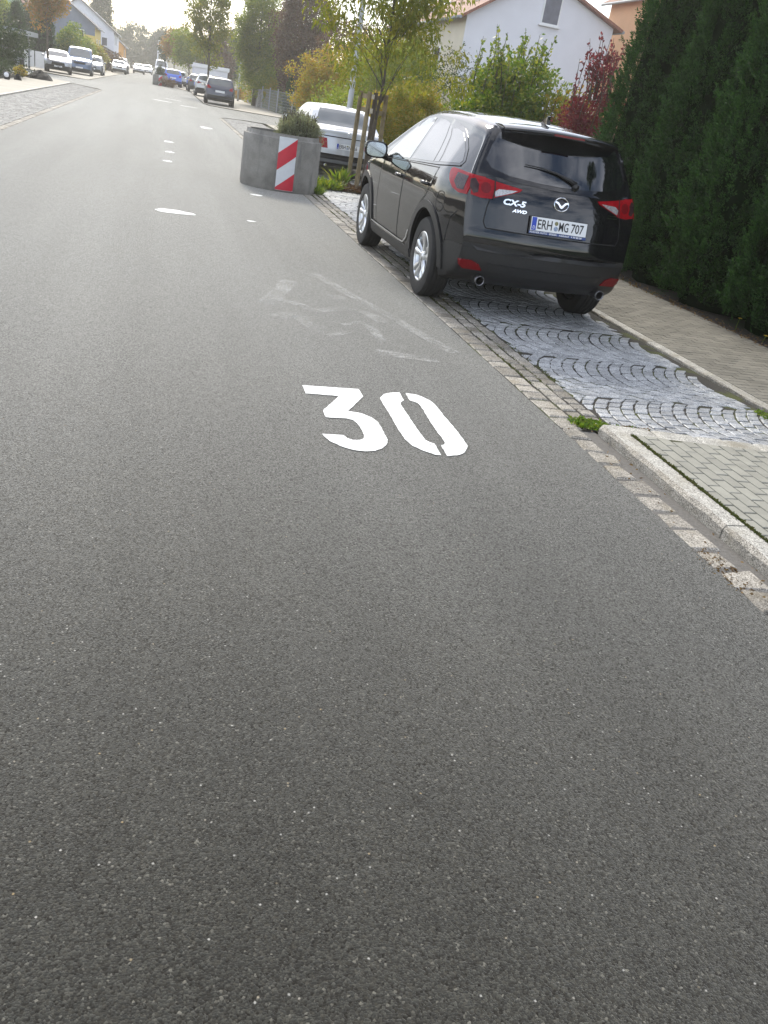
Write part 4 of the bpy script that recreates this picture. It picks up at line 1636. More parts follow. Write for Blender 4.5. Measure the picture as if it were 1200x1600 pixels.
# windscreen and front (turned away from us, still there)
C.patch('windscreen', 'front', [(-.66, 1.19), (.66, 1.19), (.60, 1.52), (-.60, 1.52)], M_glassw, .006, .004, .08)
for side in (1, -1):
    C.patch('headlamp', 'front', [(side * u, v) for u, v in [(.42, .80), (.72, .84), (.80, .93), (.70, .94), (.45, .88)]], M_clear, .006, .02, .05)
C.patch('grille', 'front', [(-.45, .55), (.45, .55), (.40, .80), (-.40, .80)], M_gap, .006, .02, .08)


# ---- the other cars, from a few body shapes
SEDAN = dict(R=.312, wb=2.80, arch=1.13, rk=1.2,
             top=[(-1.09, .50), (-1.085, .60), (-1.06, .78), (-1.03, .91), (-.98, .965), (-.7, .985), (-.44, 1.0), (-.32, 1.03), (.0, 1.21), (.22, 1.335), (.42, 1.395), (.9, 1.43), (1.35, 1.42), (1.62, 1.36), (2.0, 1.17), (2.28, 1.02), (2.45, .98), (3.0, .90), (3.45, .80), (3.53, .65), (3.56, .5)],
             bot=[(-1.09, .40), (-1.05, .33), (-.9, .27), (-.4, .22), (3.0, .2), (3.4, .23), (3.56, .42)],
             hw=[(.2, .80), (.35, .845), (.55, .868), (.75, .865), (.92, .835), (1.0, .80), (1.2, .71), (1.36, .625), (1.43, .59)],
             taper=[(-1.09, .90), (-.8, .955), (-.4, .99), (.1, 1.0), (2.6, 1.0), (3.2, .96), (3.56, .86)],
             bow=[(-1.09, .09), (-.6, .07), (-.2, .03), (.3, 0), (2.4, 0), (3.1, -.05), (3.56, -.12)],
             rc=[(-1.09, .03), (-.9, .06), (-.3, .06), (.2, .06), (1.4, .06), (2.3, .05), (3.56, .05)],
             crown=[(-1.09, .01), (-.6, .025), (.5, .03), (1.5, .03), (3.56, .02)],
             clad=[(-1.09, .47), (-.4, .30), (0, .26), (2.9, .26), (3.2, .34), (3.56, .45)])
HATCH = dict(R=.298, wb=2.51, arch=1.15, rk=1.2,
             top=[(-.66, .52), (-.65, .62), (-.62, .78), (-.57, .93), (-.52, .99), (-.46, 1.06), (-.30, 1.27), (-.16, 1.40), (-.05, 1.435), (.3, 1.475), (.75, 1.488), (1.2, 1.465), (1.5, 1.39), (1.95, 1.13), (2.2, .99), (2.45, .93), (2.9, .82), (3.18, .68), (3.28, .55), (3.31, .45)],
             bot=[(-.66, .42), (-.62, .34), (-.5, .27), (-.2, .22), (2.8, .2), (3.2, .24), (3.31, .36)],
             hw=[(.2, .79), (.38, .835), (.6, .855), (.8, .852), (.95, .825), (1.05, .79), (1.25, .71), (1.42, .62), (1.49, .58)],
             taper=[(-.66, .87), (-.45, .92), (-.2, .965), (.2, 1.0), (2.2, 1.0), (2.8, .95), (3.31, .78)],
             bow=[(-.66, .13), (-.3, .09), (0, .03), (.3, 0), (2.0, 0), (2.6, -.06), (3.31, -.22)],
             rc=[(-.66, .03), (-.5, .05), (-.2, .07), (1.2, .08), (2.1, .06), (3.31, .05)],
             crown=[(-.66, .01), (-.3, .02), (.5, .03), (2.0, .03), (3.31, .02)],
             clad=[(-.66, .40), (-.3, .28), (2.8, .26), (3.31, .38)])
VAN = dict(R=.325, wb=3.0, arch=1.12, rk=1.0,
           top=[(-.98, .52), (-.975, .7), (-.95, 1.1), (-.90, 1.55), (-.84, 1.82), (-.74, 1.90), (-.4, 1.94), (1.0, 1.965), (1.9, 1.94), (2.2, 1.87), (2.6, 1.58), (3.0, 1.28), (3.15, 1.18), (3.4, 1.10), (3.72, .98), (3.84, .80), (3.89, .6), (3.91, .5)],
           bot=[(-.98, .38), (-.8, .28), (3.3, .24), (3.75, .28), (3.91, .40)],
           hw=[(.2, .89), (.4, .935), (.7, .95), (1.0, .945), (1.2, .925), (1.6, .865), (1.85, .81), (1.97, .78)],
           taper=[(-.98, .95), (-.6, .99), (-.2, 1.0), (2.8, 1.0), (3.4, .96), (3.91, .86)],
           bow=[(-.98, .06), (-.5, .02), (0, 0), (2.2, 0), (3.0, -.10), (3.91, -.20)],
           rc=[(-.98, .04), (-.7, .10), (1.8, .11), (3.0, .06), (3.91, .06)],
           crown=[(-.98, .01), (-.5, .025), (1.8, .03), (3.91, .03)],
           clad=[(-.98, .46), (-.3, .33), (3.2, .33), (3.91, .48)])
SMALLSUV = dict(SUV)
SMALLSUV.update(R=.34)
FEAT = {
    'sedan': dict(side=[[(.16, .985), (.55, .985), (.55, 1.345), (.46, 1.345), (.30, 1.26)], [(.60, .985), (1.30, .98), (1.30, 1.375), (.95, 1.385), (.60, 1.365)], [(1.36, .98), (2.12, .965), (1.72, 1.26), (1.58, 1.335), (1.36, 1.372)]],
                  rear=[(-.60, 1.035), (.60, 1.035), (.55, 1.20), (.49, 1.335), (-.49, 1.335), (-.55, 1.20)],
                  front=[(-.66, 1.04), (.66, 1.04), (.54, 1.345), (-.54, 1.345)],
                  tail=[(.44, .60), (.79, .60), (.80, .70), (.79, .79), (.47, .79)], head=[(.50, .62), (.76, .64), (.78, .76), (.52, .74)], grille=[(-.30, .58), (.30, .58), (.30, .78), (-.30, .78)],
                  plate=(.60, .58), mirror=(1.95, .90, .98)),
    'hatch': dict(side=[[(.20, 1.03), (.90, .99), (.90, 1.40), (.55, 1.405), (.30, 1.345), (.18, 1.19)], [(.96, .985), (1.98, .955), (1.62, 1.25), (1.42, 1.375), (.96, 1.405)]],
                  rear=[(-.53, 1.06), (0, 1.035), (.53, 1.06), (.60, 1.13), (.545, 1.28), (.49, 1.375), (-.49, 1.375), (-.545, 1.28), (-.60, 1.13)],
                  front=[(-.64, 1.03), (.64, 1.03), (.52, 1.36), (-.52, 1.36)],
                  tail=[(.50, .86), (.70, .83), (.78, .93), (.79, 1.06), (.66, 1.02), (.52, .93)], head=[(.42, .62), (.66, .66), (.72, .80), (.62, .82), (.46, .72)], grille=[(-.36, .50), (.36, .50), (.33, .62), (-.33, .62)],
                  plate=(.74, .46), mirror=(1.80, .88, .98)),
    'van': dict(side=[[(-.75, 1.18), (.35, 1.18), (.35, 1.74), (-.65, 1.74)], [(.42, 1.18), (1.55, 1.18), (1.55, 1.74), (.42, 1.74)], [(1.63, 1.16), (2.85, 1.10), (2.58, 1.40), (2.25, 1.70), (1.63, 1.74)]],
                rear=[(-.72, 1.15), (.72, 1.15), (.64, 1.72), (-.64, 1.72)],
                front=[(-.78, 1.26), (.78, 1.26), (.66, 1.82), (-.66, 1.82)],
                tail=[(.78, .80), (.90, .80), (.88, 1.15), (.78, 1.15)], head=[(.48, .76), (.80, .80), (.82, .97), (.50, .93)], grille=[(-.42, .76), (.42, .76), (.42, .90), (-.42, .90)],
                plate=(.72, .52), mirror=(2.65, .99, 1.22)),
    'suv': dict(side=[dlo_f, dlo_r, dlo_q], rear=rw, front=[(-.66, 1.19), (.66, 1.19), (.60, 1.52), (-.60, 1.52)],
                tail=[(.40, 1.02), (.72, .93), (.80, .95), (.80, 1.11), (.60, 1.09)], head=[(.42, .80), (.72, .84), (.80, .93), (.70, .94), (.45, .88)], grille=[(-.45, .58), (.45, .58), (.40, .80), (-.40, .80)],
                plate=(.88, .52), mirror=(1.93, .93, 1.14)),
}
SPECS = {'sedan': SEDAN, 'hatch': HATCH, 'van': VAN, 'suv': SMALLSUV}


def other_car(kind, label, loc, rz, paint, scale=1.0, face='rear', fine=False, name='parked_car', grp='cars parked along the street', black_plate=False):
    root = thing(name, label, 'van' if kind == 'van' else 'car', (loc[0], loc[1], loc[2] if len(loc) > 2 else .004), rz, grp)
    root.scale = scale if hasattr(scale, '__len__') else (scale, scale, scale)
    sp, ft = SPECS[kind], FEAT[kind]
    c = Car(sp, root, paint, .8 if fine else .5)
    rs = .05 if fine else .10
    for ax in ('left', 'right'):
        for wp_ in ft['side']:
            c.patch('window', ax, wp_, M_glass, .004, .006, rs)
    c.patch('rear_window', 'rear', ft['rear'], M_glassw, .004, .006, rs)
    c.patch('windscreen', 'front', ft['front'], M_glassw, .004, .006, rs)
    for s in (1, -1):
        c.patch('tail_lamp', 'rear', [(s * u, v) for u, v in ft['tail']], M_red, .010, .02, rs * .7)
        c.patch('headlamp', 'front', [(s * u, v) for u, v in ft['head']], M_clear, .010, .02, rs * .7)
    c.patch('grille', 'front', ft['grille'], M_gap, .008, .02, rs)
    for axis, zc, nx in (('rear', ft['plate'][0], -1), ('front', ft['plate'][1], 1)):
        p, n = c.hit(axis, 0, zc)
        if not (fine and axis == 'rear'):
            mb = MB()
            mb.box(-.26, .26, -.055, .055, -.01, .004)
            o = mb.build('number_plate', M_white, root)
            rot = Matrix(((0, 0, nx), (-1 if nx < 0 else 1, 0, 0), (0, 1, 0))).to_4x4()
            o.matrix_local = Matrix.Translation(p + Vector((nx * .014, 0, 0))) @ rot
    tw = sp['hw'][3][1] - .11
    st = 'five' if kind != 'van' else 'steel'
    for ax in (0, sp['wb']):
        for s in (1, -1):
            wheel(root, ax, s * tw, sp['R'], .2, st, side=s)
    mx_, my_, mz_ = ft['mirror']
    for s in (1, -1):
        mirror_part(root, mx_, s * my_, mz_, s, paint if kind != 'van' else M_plast, .85)
    return root, c


P_silver = car_paint('silver_paint', (0.52, 0.54, 0.57), 0.35)
P_white = car_paint('white_paint', (0.76, 0.77, 0.78))
P_navy = car_paint('navy_paint', (0.022, 0.026, 0.050), 0.2)
P_blue = car_paint('blue_paint', (0.025, 0.12, 0.62))
P_grey = car_paint('grey_paint', (0.20, 0.21, 0.22), 0.4)
P_darkgrey = car_paint('dark_grey_paint', (0.05, 0.052, 0.055), 0.3)
P_steel = car_paint('steel_blue_paint', (0.10, 0.15, 0.24), 0.4)

# pale saloon behind the planter
ben, cb = other_car('sedan', 'pale silver saloon parked beyond the round concrete planter', (3.86, 20.40), pi / 2, P_silver, fine=True)
p, n = cb.hit('rear', 0, .66)
plate(ben, (p.x - .016, 0, .665), .52, .11, -1, [('ERH', .135), ('|', .052), ('N', .05), ('326', .125)], RAD(5))
q = MB()
cb.ribbon(q, 'rear', [(-.80, .835), (0, .835), (.80, .835)], .018, .006)
q.build('trunk_gap', M_gap, ben, fix=False)
cb.patch('bumper_strip', 'rear', [(-.80, .40), (.80, .40), (.82, .50), (-.82, .50)], M_plast, .014, .02, .06)
cb.patch('bumper', 'rear', [(-.82, .50), (.82, .50), (.83, .575), (-.83, .575)], P_silver, .03, .04, .06)
cb.patch('bumper_apron', 'rear', [(-.78, .335), (.78, .335), (.80, .398), (-.80, .398)], P_grey, .02, .03, .06)
sb = MB()
pc = cb.hit('rear', 0, .905)[0]
ring = []
for i in range(30):
    a = 2 * pi * i / 30
    for j in range(6):
        t = 2 * pi * j / 6
        ring.append((pc.x - .010 + .004 * sin(t) + .02 * sin(a) * .6, (.043 + .004 * cos(t)) * cos(a), pc.z + (.043 + .004 * cos(t)) * sin(a)))
sb.add(ring, [(i * 6 + j, ((i + 1) % 30) * 6 + j, ((i + 1) % 30) * 6 + (j + 1) % 6, i * 6 + (j + 1) % 6) for i in range(30) for j in range(6)], 0, True)
for k in range(3):
    a = pi / 2 + k * 2 * pi / 3
    sb.tube([(pc.x - .012, 0, pc.z), (pc.x - .010 + .012 * sin(a), .042 * cos(a), pc.z + .042 * sin(a))], [.006, .002], 6)
sb.build('badge', M_chrome, ben)
q = MB()
q.tube([(-.82, .45, .27), (-1.10, .45, .27)], .025, 12)
q.build('exhaust_pipe', M_chrome, ben)

H_ = pi / 2
other_car('hatch', 'dark navy hatchback, nearest of the right row beyond the side street', (3.40, 58.6), H_ - .03, P_navy, 1.06)
other_car('suv', 'white crossover with dark rear window, parked just beyond the navy hatchback', (3.30, 74.5), H_, P_white, .95)
other_car('hatch', 'small dark grey hatchback half hidden beyond the white crossover', (3.05, 86), H_ + .03, P_darkgrey)
other_car('hatch', 'bright blue hatchback parked near the far planter in the middle of the street', (1.00, 95.5), H_ + .04, P_blue, 1.06)
other_car('hatch', 'light silver hatchback parked beyond the bright blue one', (1.75, 106), H_ + .04, P_silver)
other_car('hatch', 'dark hatchback at the end of the right row, beyond the light silver one', (2.0, 121), H_ + .04, P_darkgrey)
other_car('van', 'tall white delivery van coming towards us far down the street', (-.15, 152), -H_, P_white, (1, 1, 1.28))
other_car('suv', 'silver crossover facing us by the slim orange tree on the left', (-7.35, 74.2), -H_ + .10, P_silver, (1, 1, .90))
other_car('van', 'steel blue van facing us beside the silver crossover on the left', (-6.35, 82.0), -H_ + .04, P_steel)
other_car('hatch', 'grey estate car tucked behind the steel blue van', (-5.95, 91.5), -H_, P_grey, 1.05)
other_car('sedan', 'white saloon with black grille facing us at the left kerb', (-5.25, 124.5), -H_ + .06, P_white, 1.03)
other_car('suv', 'dark tall car close behind the white saloon with black grille', (-5.3, 134), -H_, P_darkgrey, 1.1)
other_car('sedan', 'white car facing us, the larger of two far down the left kerb', (-3.55, 158), -H_, P_white, 1.02)
other_car('hatch', 'pale car facing us, the smallest and farthest of the left row', (-2.5, 174), -H_, P_silver, 1.02)
other_car('suv', 'silver and dark car standing under the grey carport, partly hidden by shrubs', (-11.0, 70.5), -H_ + .45, P_grey, (1, 1, .95))

# ------------------------------------------------------------------ street furniture
PX, PY, PR, PH = 2.05, 16.08, .67, .90
pl_t = thing('concrete_planter', 'round grey concrete planter standing on the road edge with a red and white striped board', 'planter', (PX, PY, 0))
mb = MB()
mb.lathe([(PR - .10, .62), (PR - .10, .90), (PR - .055, .905), (PR - .045, .85), (PR - .035, .835), (PR - .008, .83), (PR, .815), (PR, .40), (PR + .004, .05), (PR - .01, 0), (PR - .12, 0)], 72, 0, 'z', True)
mb.build('ring', M_conc, pl_t, sharp=RAD(35))
mb = MB()
mb.lathe([(.001, .68), (.3, .675), (PR - .098, .64)], 40, 0, 'z', True)
mb.build('soil', M_soil, pl_t)
# hazard board, slightly curved to the ring
ang = math.atan2(-1.0, .02)
W_, z0b, z1b = .150, .03, .865
band = MB()
cells = []


def on_ring(s, z, off):
    a = ang + s / PR
    return ((PR + off) * cos(a), (PR + off) * sin(a), z)


def clip(poly, f):
    out = []
    for i in range(len(poly)):
        a, b = poly[i], poly[(i + 1) % len(poly)]
        fa, fb = f(a), f(b)
        if fa >= 0:
            out.append(a)
        if (fa >= 0) != (fb >= 0):
            t = fa / (fa - fb)
            out.append((a[0] + (b[0] - a[0]) * t, a[1] + (b[1] - a[1]) * t))
    return out


bb = MB()
N8 = 8
vs = []
for k, (z, o_) in enumerate(((z0b, .004), (z1b, .004), (z1b, .010), (z0b, .010))):
    for i in range(N8 + 1):
        vs.append(on_ring(-W_ + 2 * W_ * i / N8, z, o_))
m_ = N8 + 1
fs = []
for i in range(N8):
    for k in range(4):
        k2 = (k + 1) % 4
        fs.append((k * m_ + i, k * m_ + i + 1, k2 * m_ + i + 1, k2 * m_ + i))
fs += [(0, m_, 2 * m_, 3 * m_), (N8, m_ + N8, 2 * m_ + N8, 3 * m_ + N8)]
bb.add(vs, fs)
board = bb.build('hazard_board', M_whiterefl, pl_t)
slope = .82
per = .54
for k in range(-1, 3):
    c0 = -.077 + k * per
    st_ = MB()
    for i in range(N8):
        sa, sb_ = -W_ + 2 * W_ * i / N8, -W_ + 2 * W_ * (i + 1) / N8
        cell = [(sa, z0b + .004), (sb_, z0b + .004), (sb_, z1b - .004), (sa, z1b - .004)]
        cell = clip(cell, lambda p: (p[1] - slope * p[0]) - c0)
        if len(cell) > 2:
            cell = clip(cell, lambda p: c0 + per * .5 - (p[1] - slope * p[0]))
        if len(cell) > 2:
            st_.add([on_ring(s, z, .0125) for s, z in cell], [tuple(range(len(cell)))])
    if st_.v:
        st_.build('stripe', M_redpaint, board)

pl2 = dup(pl_t, (-.15, 90.5, 0), 0, 'far small concrete planter with striped board beside the bright blue hatchback')


def lamp_post(x, y, h, r, label, lean=(0, 0)):
    t = thing('street_lamp', label, 'street lamp', (x, y, .03), 0, 'street lamps')
    mb = MB()
    mb.tube([(0, 0, 0), (0, 0, 1.1), (0, 0, 1.12), (0, 0, 3.4), (lean[0], lean[1], h)], [r, r, r * .86, r * .80, r * .5], 16)
    mb.build('pole', M_galv, t)
    mb = MB()
    mb.box(-.05, .05, -r - .006, -r + .02, .45, .85)
    mb.box(-.045, .045, -r * .8 - .018, -r * .8 + .01, 2.35, 2.55)
    mb.build('service_hatch', M_galv, t)
    mb = MB()
    mb.lathe([(r * 1.02, 0), (r * 1.02, .012)], 16, 0, 'z', False, Matrix.Translation((0, 0, 2.0)))
    mb.build('strap', M_whiterefl, t)
    mb = MB()
    mb.tube([(0, 0, h), (-.35, 0, h + .1), (-1.1, 0, h + .12)], [.04, .035, .03], 10)
    mb.box(-1.6, -1.0, -.11, .11, h + .06, h + .16)
    mb.build('lamp_head', M_galv, t)
    return t


lamp_post(4.80, 24.6, 6.4, .085, 'near galvanised street lamp rising behind the pale silver saloon')
lamp_post(6.15, 80.0, 9.0, .085, 'distant thin street lamp beyond the navy hatchback')
mb = MB()
mb.tube([(0, 0, 0), (0, 0, 4.6)], [.11, .09], 10)
o = mb.build('street_lamp', M_whiterefl, None)
o.location = (-.75, 150, 0)
tag(o, 'short pale post standing far down the street by the white delivery van', 'post')

# tree stakes: four posts with cross bars round the young tree
stk = thing('tree_stakes', 'four weathered wooden stakes with cross bars round the young street tree', 'tree support', (4.1, 17.85, 0))
posts = [(-.36, .50, M_wood), (-.36, -.38, M_wood), (-.20, -.22, M_woodd), (.20, .52, M_wood)]
for (sx_, sy_, mm) in posts:
    mb = MB()
    hh = 1.78
    mb.tube([(sx_, sy_, 0), (sx_ * .97, sy_ * .97, .9), (sx_ * .93, sy_ * .93, hh)], [.046, .044, .042], 10)
    mb.build('post', mm, stk, sharp=RAD(50))
for a_, b_, z_ in ((0, 1, 1.70), (0, 1, 1.46), (2, 3, 1.70), (2, 3, 1.44)):
    A, B = posts[a_], posts[b_]
    pa, pb = Vector((A[0] * .93, A[1] * .93, z_)), Vector((B[0] * .93, B[1] * .93, z_))
    d = (pb - pa).normalized()
    mb = MB()
    side_ = Vector((-d.y, d.x, 0))
    vs = []
    for e_ in (pa - d * .10, pb + d * .10):
        for u, v in ((-.045, -.028), (.045, -.028), (.045, .028), (-.045, .028)):
            q_ = e_ + Vector((0, 0, u * .9)) + side_ * (v + .05)
            vs.append(q_)
    mb.add(vs, [(0, 1, 2, 3), (4, 5, 6, 7), (0, 1, 5, 4), (1, 2, 6, 5), (2, 3, 7, 6), (3, 0, 4, 7)])
    o = mb.build('cross_bar', [M_wood, M_woodw], stk)
    o.data.polygons[0].material_index = 1
    o.data.polygons[1].material_index = 1


# ------------------------------------------------------------------ houses
def gable_house(name, label, x0, x1, y0, y1, eL, eR, xr, zr, walls, roof, wins=(), base=0.0, over=.35, cat='house', extra=None):
    """ridge along y; walls = (front/back material, side material); wins: (face, a, z0, w, h)"""
    t = thing(name, label, cat, ((x0 + x1) / 2, y0, base))
    ox, oy = (x0 + x1) / 2, y0
    mb = MB()
    mb.prism([(x0 - ox, 0), (x1 - ox, 0), (x1 - ox, eR), (xr - ox, zr), (x0 - ox, eL)], 'y', 0, y1 - y0)
    w = mb.build('wall', list(walls), t)
    for p in w.data.polygons:
        p.material_index = 1 if abs(p.normal.x) > .8 and len(walls) > 1 else 0
    th = .12
    for sgn, xe, ze in ((-1, x0, eL), (1, x1, eR)):
        d = Vector((xe - xr, 0, ze - zr))
        k = 1 + over / abs(d.x)
        e = Vector((xr - ox, 0, zr)) + d * k
        n_ = Vector((-d.z, 0, d.x)).normalized()
        if n_.z < 0:
            n_ = -n_
        a0 = Vector((xr - ox, 0, zr + .012))
        e = e + Vector((0, 0, .012))
        mb = MB()
        mb.prism([(a0.x, a0.z), (e.x, e.z), ((e + n_ * th).x, (e + n_ * th).z), (a0.x, a0.z + th / max(n_.z, .3))], 'y', -over, y1 - y0 + over)
        mb.build('roof', roof, t)
        g = MB()
        g.tube([(e.x + sgn * .06, -over, e.z + .02), (e.x + sgn * .06, y1 - y0 + over, e.z + .02)], .07, 8)
        g.build('gutter', M_gutter, t)
    for face, a, z0, ww, hh, pm_ in wins:
        f = MB()
        fr = .07
        if face == 'front':
            a -= ox
            f.box(a, a + ww, -.05, .02, z0, z0 + hh)
            o = f.build('window', M_frame, t)
            q = MB()
            q.box(a + fr, a + ww - fr, -.058, -.052, z0 + fr, z0 + hh - fr)
            q.build('pane', pm_, o)
            q = MB()
            q.box(a - .06, a + ww + .06, -.14, .0, z0 - .07, z0 - .005)
            q.build('sill', M_frame, o)
        elif face == 'left' or face == 'right':
            xx = (x0 if face == 'left' else x1) - ox
            s = -1 if face == 'left' else 1
            f.box(min(xx - s * .02, xx + s * .05), max(xx - s * .02, xx + s * .05), a, a + ww, z0, z0 + hh)
            o = f.build('window', M_frame, t)
            q = MB()
            q.box(min(xx + s * .052, xx + s * .058), max(xx + s * .052, xx + s * .058), a + fr, a + ww - fr, z0 + fr, z0 + hh - fr)
            q.build('pane', pm_, o)
        else:               # skylight on the left/right slope: a = (distance along y, fraction down the slope)
            s = -1 if face == 'sky_left' else 1
            xe, ze = (x0, eL) if s < 0 else (x1, eR)
            d = Vector((xe - xr, 0, ze - zr))
            L_ = d.length
            d.normalize()
            n_ = Vector((-d.z, 0, d.x))
            if n_.z < 0:
                n_ = -n_
            o0 = Vector((xr - ox, a, zr + .012)) + d * (z0 * L_) + n_ * (th + .0)
            vs = []
            for k in (.0, .09):
                for u, v in ((0, 0), (ww, 0), (ww, hh), (0, hh)):
                    vs.append(o0 + Vector((0, u, 0)) + d * v + n_ * k)
            f.add(vs, [(0, 1, 2, 3), (4, 5, 6, 7), (0, 1, 5, 4), (1, 2, 6, 5), (2, 3, 7, 6), (3, 0, 4, 7)])
            o = f.build('skylight', M_frame, t)
            q = MB()
            q.add([o0 + Vector((0, u, 0)) + d * v + n_ * .094 for u, v in ((.1, .1), (ww - .1, .1), (ww - .1, hh - .1), (.1, hh - .1))], [(0, 1, 2, 3)])
            q.build('pane', M_pane, o)
    return t


gable_house('house', 'white rendered house with red tiled roof and a small gable window, behind the hazel bush', 13.85, 21.45, 45, 61, 6.12, 6.78, 17.35, 8.35, (M_wallw, M_wallc), M_roofr,
            [('front', 17.55, 6.35, .95, 1.25, M_shutter), ('front', 15.2, 1.2, 1.2, 1.4, M_pane), ('left', 3.5, 3.6, 1.1, 1.2, M_pane), ('left', 8.5, 3.6, 1.1, 1.2, M_pane), ('sky_left', 2.0, .35, 1.0, 1.3, M_pane), ('sky_left', 9.5, .45, 1.0, 1.3, M_pane)])
gable_house('house', 'peach rendered house with grey gutter, cut off by the tall dark hedge', 23.4, 34, 39.5, 50, 8.6, 8.6, 28.6, 12, (M_wallp, M_wallp), M_roofr,
            [('front', 28, 4.6, 1.2, 1.3, M_pane)])
gable_house('house', 'house with yellow and blue grey cladding under a dark roof, left of the street', -17, -7.8, 120, 131, 4.55, 4.55, -12.4, 7.6, (M_wallb, M_wally), M_roofd,
            [('front', -9.9, 3.0, .9, 1.0, M_pane), ('right', 3, 2.2, 1.0, 1.1, M_pane), ('right', 7, 2.2, 1.0, 1.1, M_pane), ('sky_right', 3.5, .4, 1.0, 1.3, M_pane)])
gable_house('house', 'white house with brown roof and bright roof windows between the yellow and the orange house', -16, -6.65, 141, 156, 4.85, 4.85, -11.3, 8.1, (M_wallw, M_wallw), M_roofb,
            [('right', 2, 3.2, .9, 1.2, M_pane), ('right', 6, 3.2, .9, 1.2, M_pane), ('sky_right', 7.0, .35, 1.0, 1.6, M_pane), ('sky_right', 9.5, .35, 1.0, 1.6, M_pane), ('front', -8.3, 2.9, .8, 1.1, M_pane)])
gable_house('house', 'small orange house with grey roof, last of the left row', -14, -6.4, 168, 180, 3.7, 3.7, -10.2, 6.3, (M_wallo, M_wallo), M_roofb,
            [('right', 3, 2.0, 1, 1.1, M_pane), ('sky_right', 2.0, .5, 1.0, 1.6, M_pane)])
gable_house('house', 'pale green gabled house behind the carport, mostly hidden by trees', -17.6, -12.1, 100, 110, 3.9, 3.9, -14.85, 6.6, (M_wallg, M_wallg), M_roofr,
            [('front', -15.2, 2.4, 1.0, 1.2, M_pane)])
for o_ in list(COL.objects):
    if o_.name.startswith('house') and 'yellow and blue' in str(o_.get('label', '')):
        mb = MB()
        mb.box(1.35, 4.60, -.05, .0, 0, 3.55)
        mb.build('wall_cladding', M_wally, o_)
# lean-to in front of the white house
pt = thing('shed', 'low lean-to with grey roof against the white house on the left', 'shed', (-7.2, 137, 0))
mb = MB()
mb.prism([(-1.8, 0), (.9, 0), (.9, 2.1), (-1.8, 3.1)], 'y', 0, 3.6)
mb.build('wall', M_wallw, pt)
mb = MB()
mb.prism([(-1.9, 3.16), (1.2, 2.02), (1.2, 2.16), (-1.9, 3.30)], 'y', -.3, 3.9)
mb.build('roof', M_roofd, pt)

fb = thing('building', 'pale flat roofed building closing the end of the street', 'building', (3.4, 232, 0))
mb = MB()
mb.box(-4.2, 4.6, 0, 10, 0, 6.6)
mb.build('wall', M_wallc, fb)
mb = MB()
mb.box(-4.6, 5.0, -.4, 10.4, 6.62, 6.95)
mb.box(-4.6, 5.0, -.4, 0, 4.0, 4.3)
mb.build('roof', M_frame, fb)
for k in range(4):
    q = MB()
    q.box(-3.4 + k * 2.0, -2.1 + k * 2.0, -.06, 0, 4.7, 6.1)
    q.build('window', M_pane, fb)
ga = thing('garage', 'pale garage with a scalloped white roof edge behind the navy hatchback', 'garage', (4.45, 95, 0))
mb = MB()
mb.box(-1.5, 1.7, 0, 6, 0, 2.05)
mb.build('wall', M_wallw, ga)
mb = MB()
sc = [(-1.65, 2.44), (-1.65, 2.22)]
for k in range(24):
    x = -1.65 + 3.5 * k / 23
    sc.append((x, 2.06 + (.09 if k % 2 else 0)))
sc += [(1.85, 2.22), (1.85, 2.44)]
mb.prism(sc, 'y', -.10, .02)
mb.box(-1.6, 1.8, .02, 6.1, 2.06, 2.3)
mb.build('roof', M_letw, ga)
cp = thing('carport', 'flat grey carport roof on posts at the left edge', 'carport', (-10.3, 64.5, 0))
mb = MB()
vs = []
for zz in (0, .28):
    for x, y, z in ((-3.4, 0, 2.16), (2.05, 0, 1.98), (2.05, 6, 1.98), (-3.4, 6, 2.16)):
        vs.append((x, y, z + zz))
mb.add(vs, [(0, 1, 2, 3), (4, 5, 6, 7), (0, 1, 5, 4), (1, 2, 6, 5), (2, 3, 7, 6), (3, 0, 4, 7)])
mb.build('roof', M_gutter, cp)
for x, y in ((1.5, .4), (1.5, 5.5), (-1.0, .4), (-3.1, .4), (-3.1, 5.5)):
    mb = MB()
    mb.box(x - .06, x + .06, y - .06, y + .06, 0, 2.0)
    mb.build('post', M_gutter, cp)
gt = thing('gate', 'pale panelled gate beyond the carport', 'gate', (-10.0, 77, 0))
for k in range(2):
    mb = MB()
    mb.box(k * .75, k * .75 + .68, 0, .04, .05, 1.15)
    mb.build('panel', M_frame, gt)
mb = MB()
mb.box(1.46, 1.56, -.03, .07, 0, 1.25)
mb.build('post', M_frame, gt)

# wall panel and wire fence at the far corner
gw = MB()
gw.box(-.15, .15, 0, 14.5, 0, 1.25)
o = gw.build('garden_wall', M_stonew)
o.location = (7.0, 70.0, 0.0)
o.rotation_euler = (0, 0, RAD(-1.5))
tag(o, 'low pale stone wall along the far right pavement', 'garden wall')
M_wire = pm('fence_wire', (0.30, 0.33, 0.33), 0.5, metal=0.4, var=0.15)


def wire_fence(pts, h, label):
    t = thing('wire_fence', label, 'fence', (pts[0][0], pts[0][1], 0))
    o = Vector((pts[0][0], pts[0][1], 0))
    for a, b in zip(pts[:-1], pts[1:]):
        A, B = Vector((*a, 0)) - o, Vector((*b, 0)) - o
        mb = MB()
        L_ = (B - A).length
        d = (B - A) / L_
        for k in range(8):
            z = .12 + (h - .15) * k / 7
            mb.tube([A + Vector((0, 0, z)), B + Vector((0, 0, z))], .009, 5, cap=False)
        k = 0.0
        while k < L_:
            p = A + d * k
            mb.tube([p + Vector((0, 0, .08)), p + Vector((0, 0, h))], .005, 4, cap=False)
            k += .10
        mb.build('wire_panel', M_wire, t)
    for a in pts:
        A = Vector((*a, 0)) - o
        mb = MB()
        mb.box(A.x - .04, A.x + .04, A.y - .04, A.y + .04, 0, h + .12)
        mb.build('post', M_galv, t)
    return t


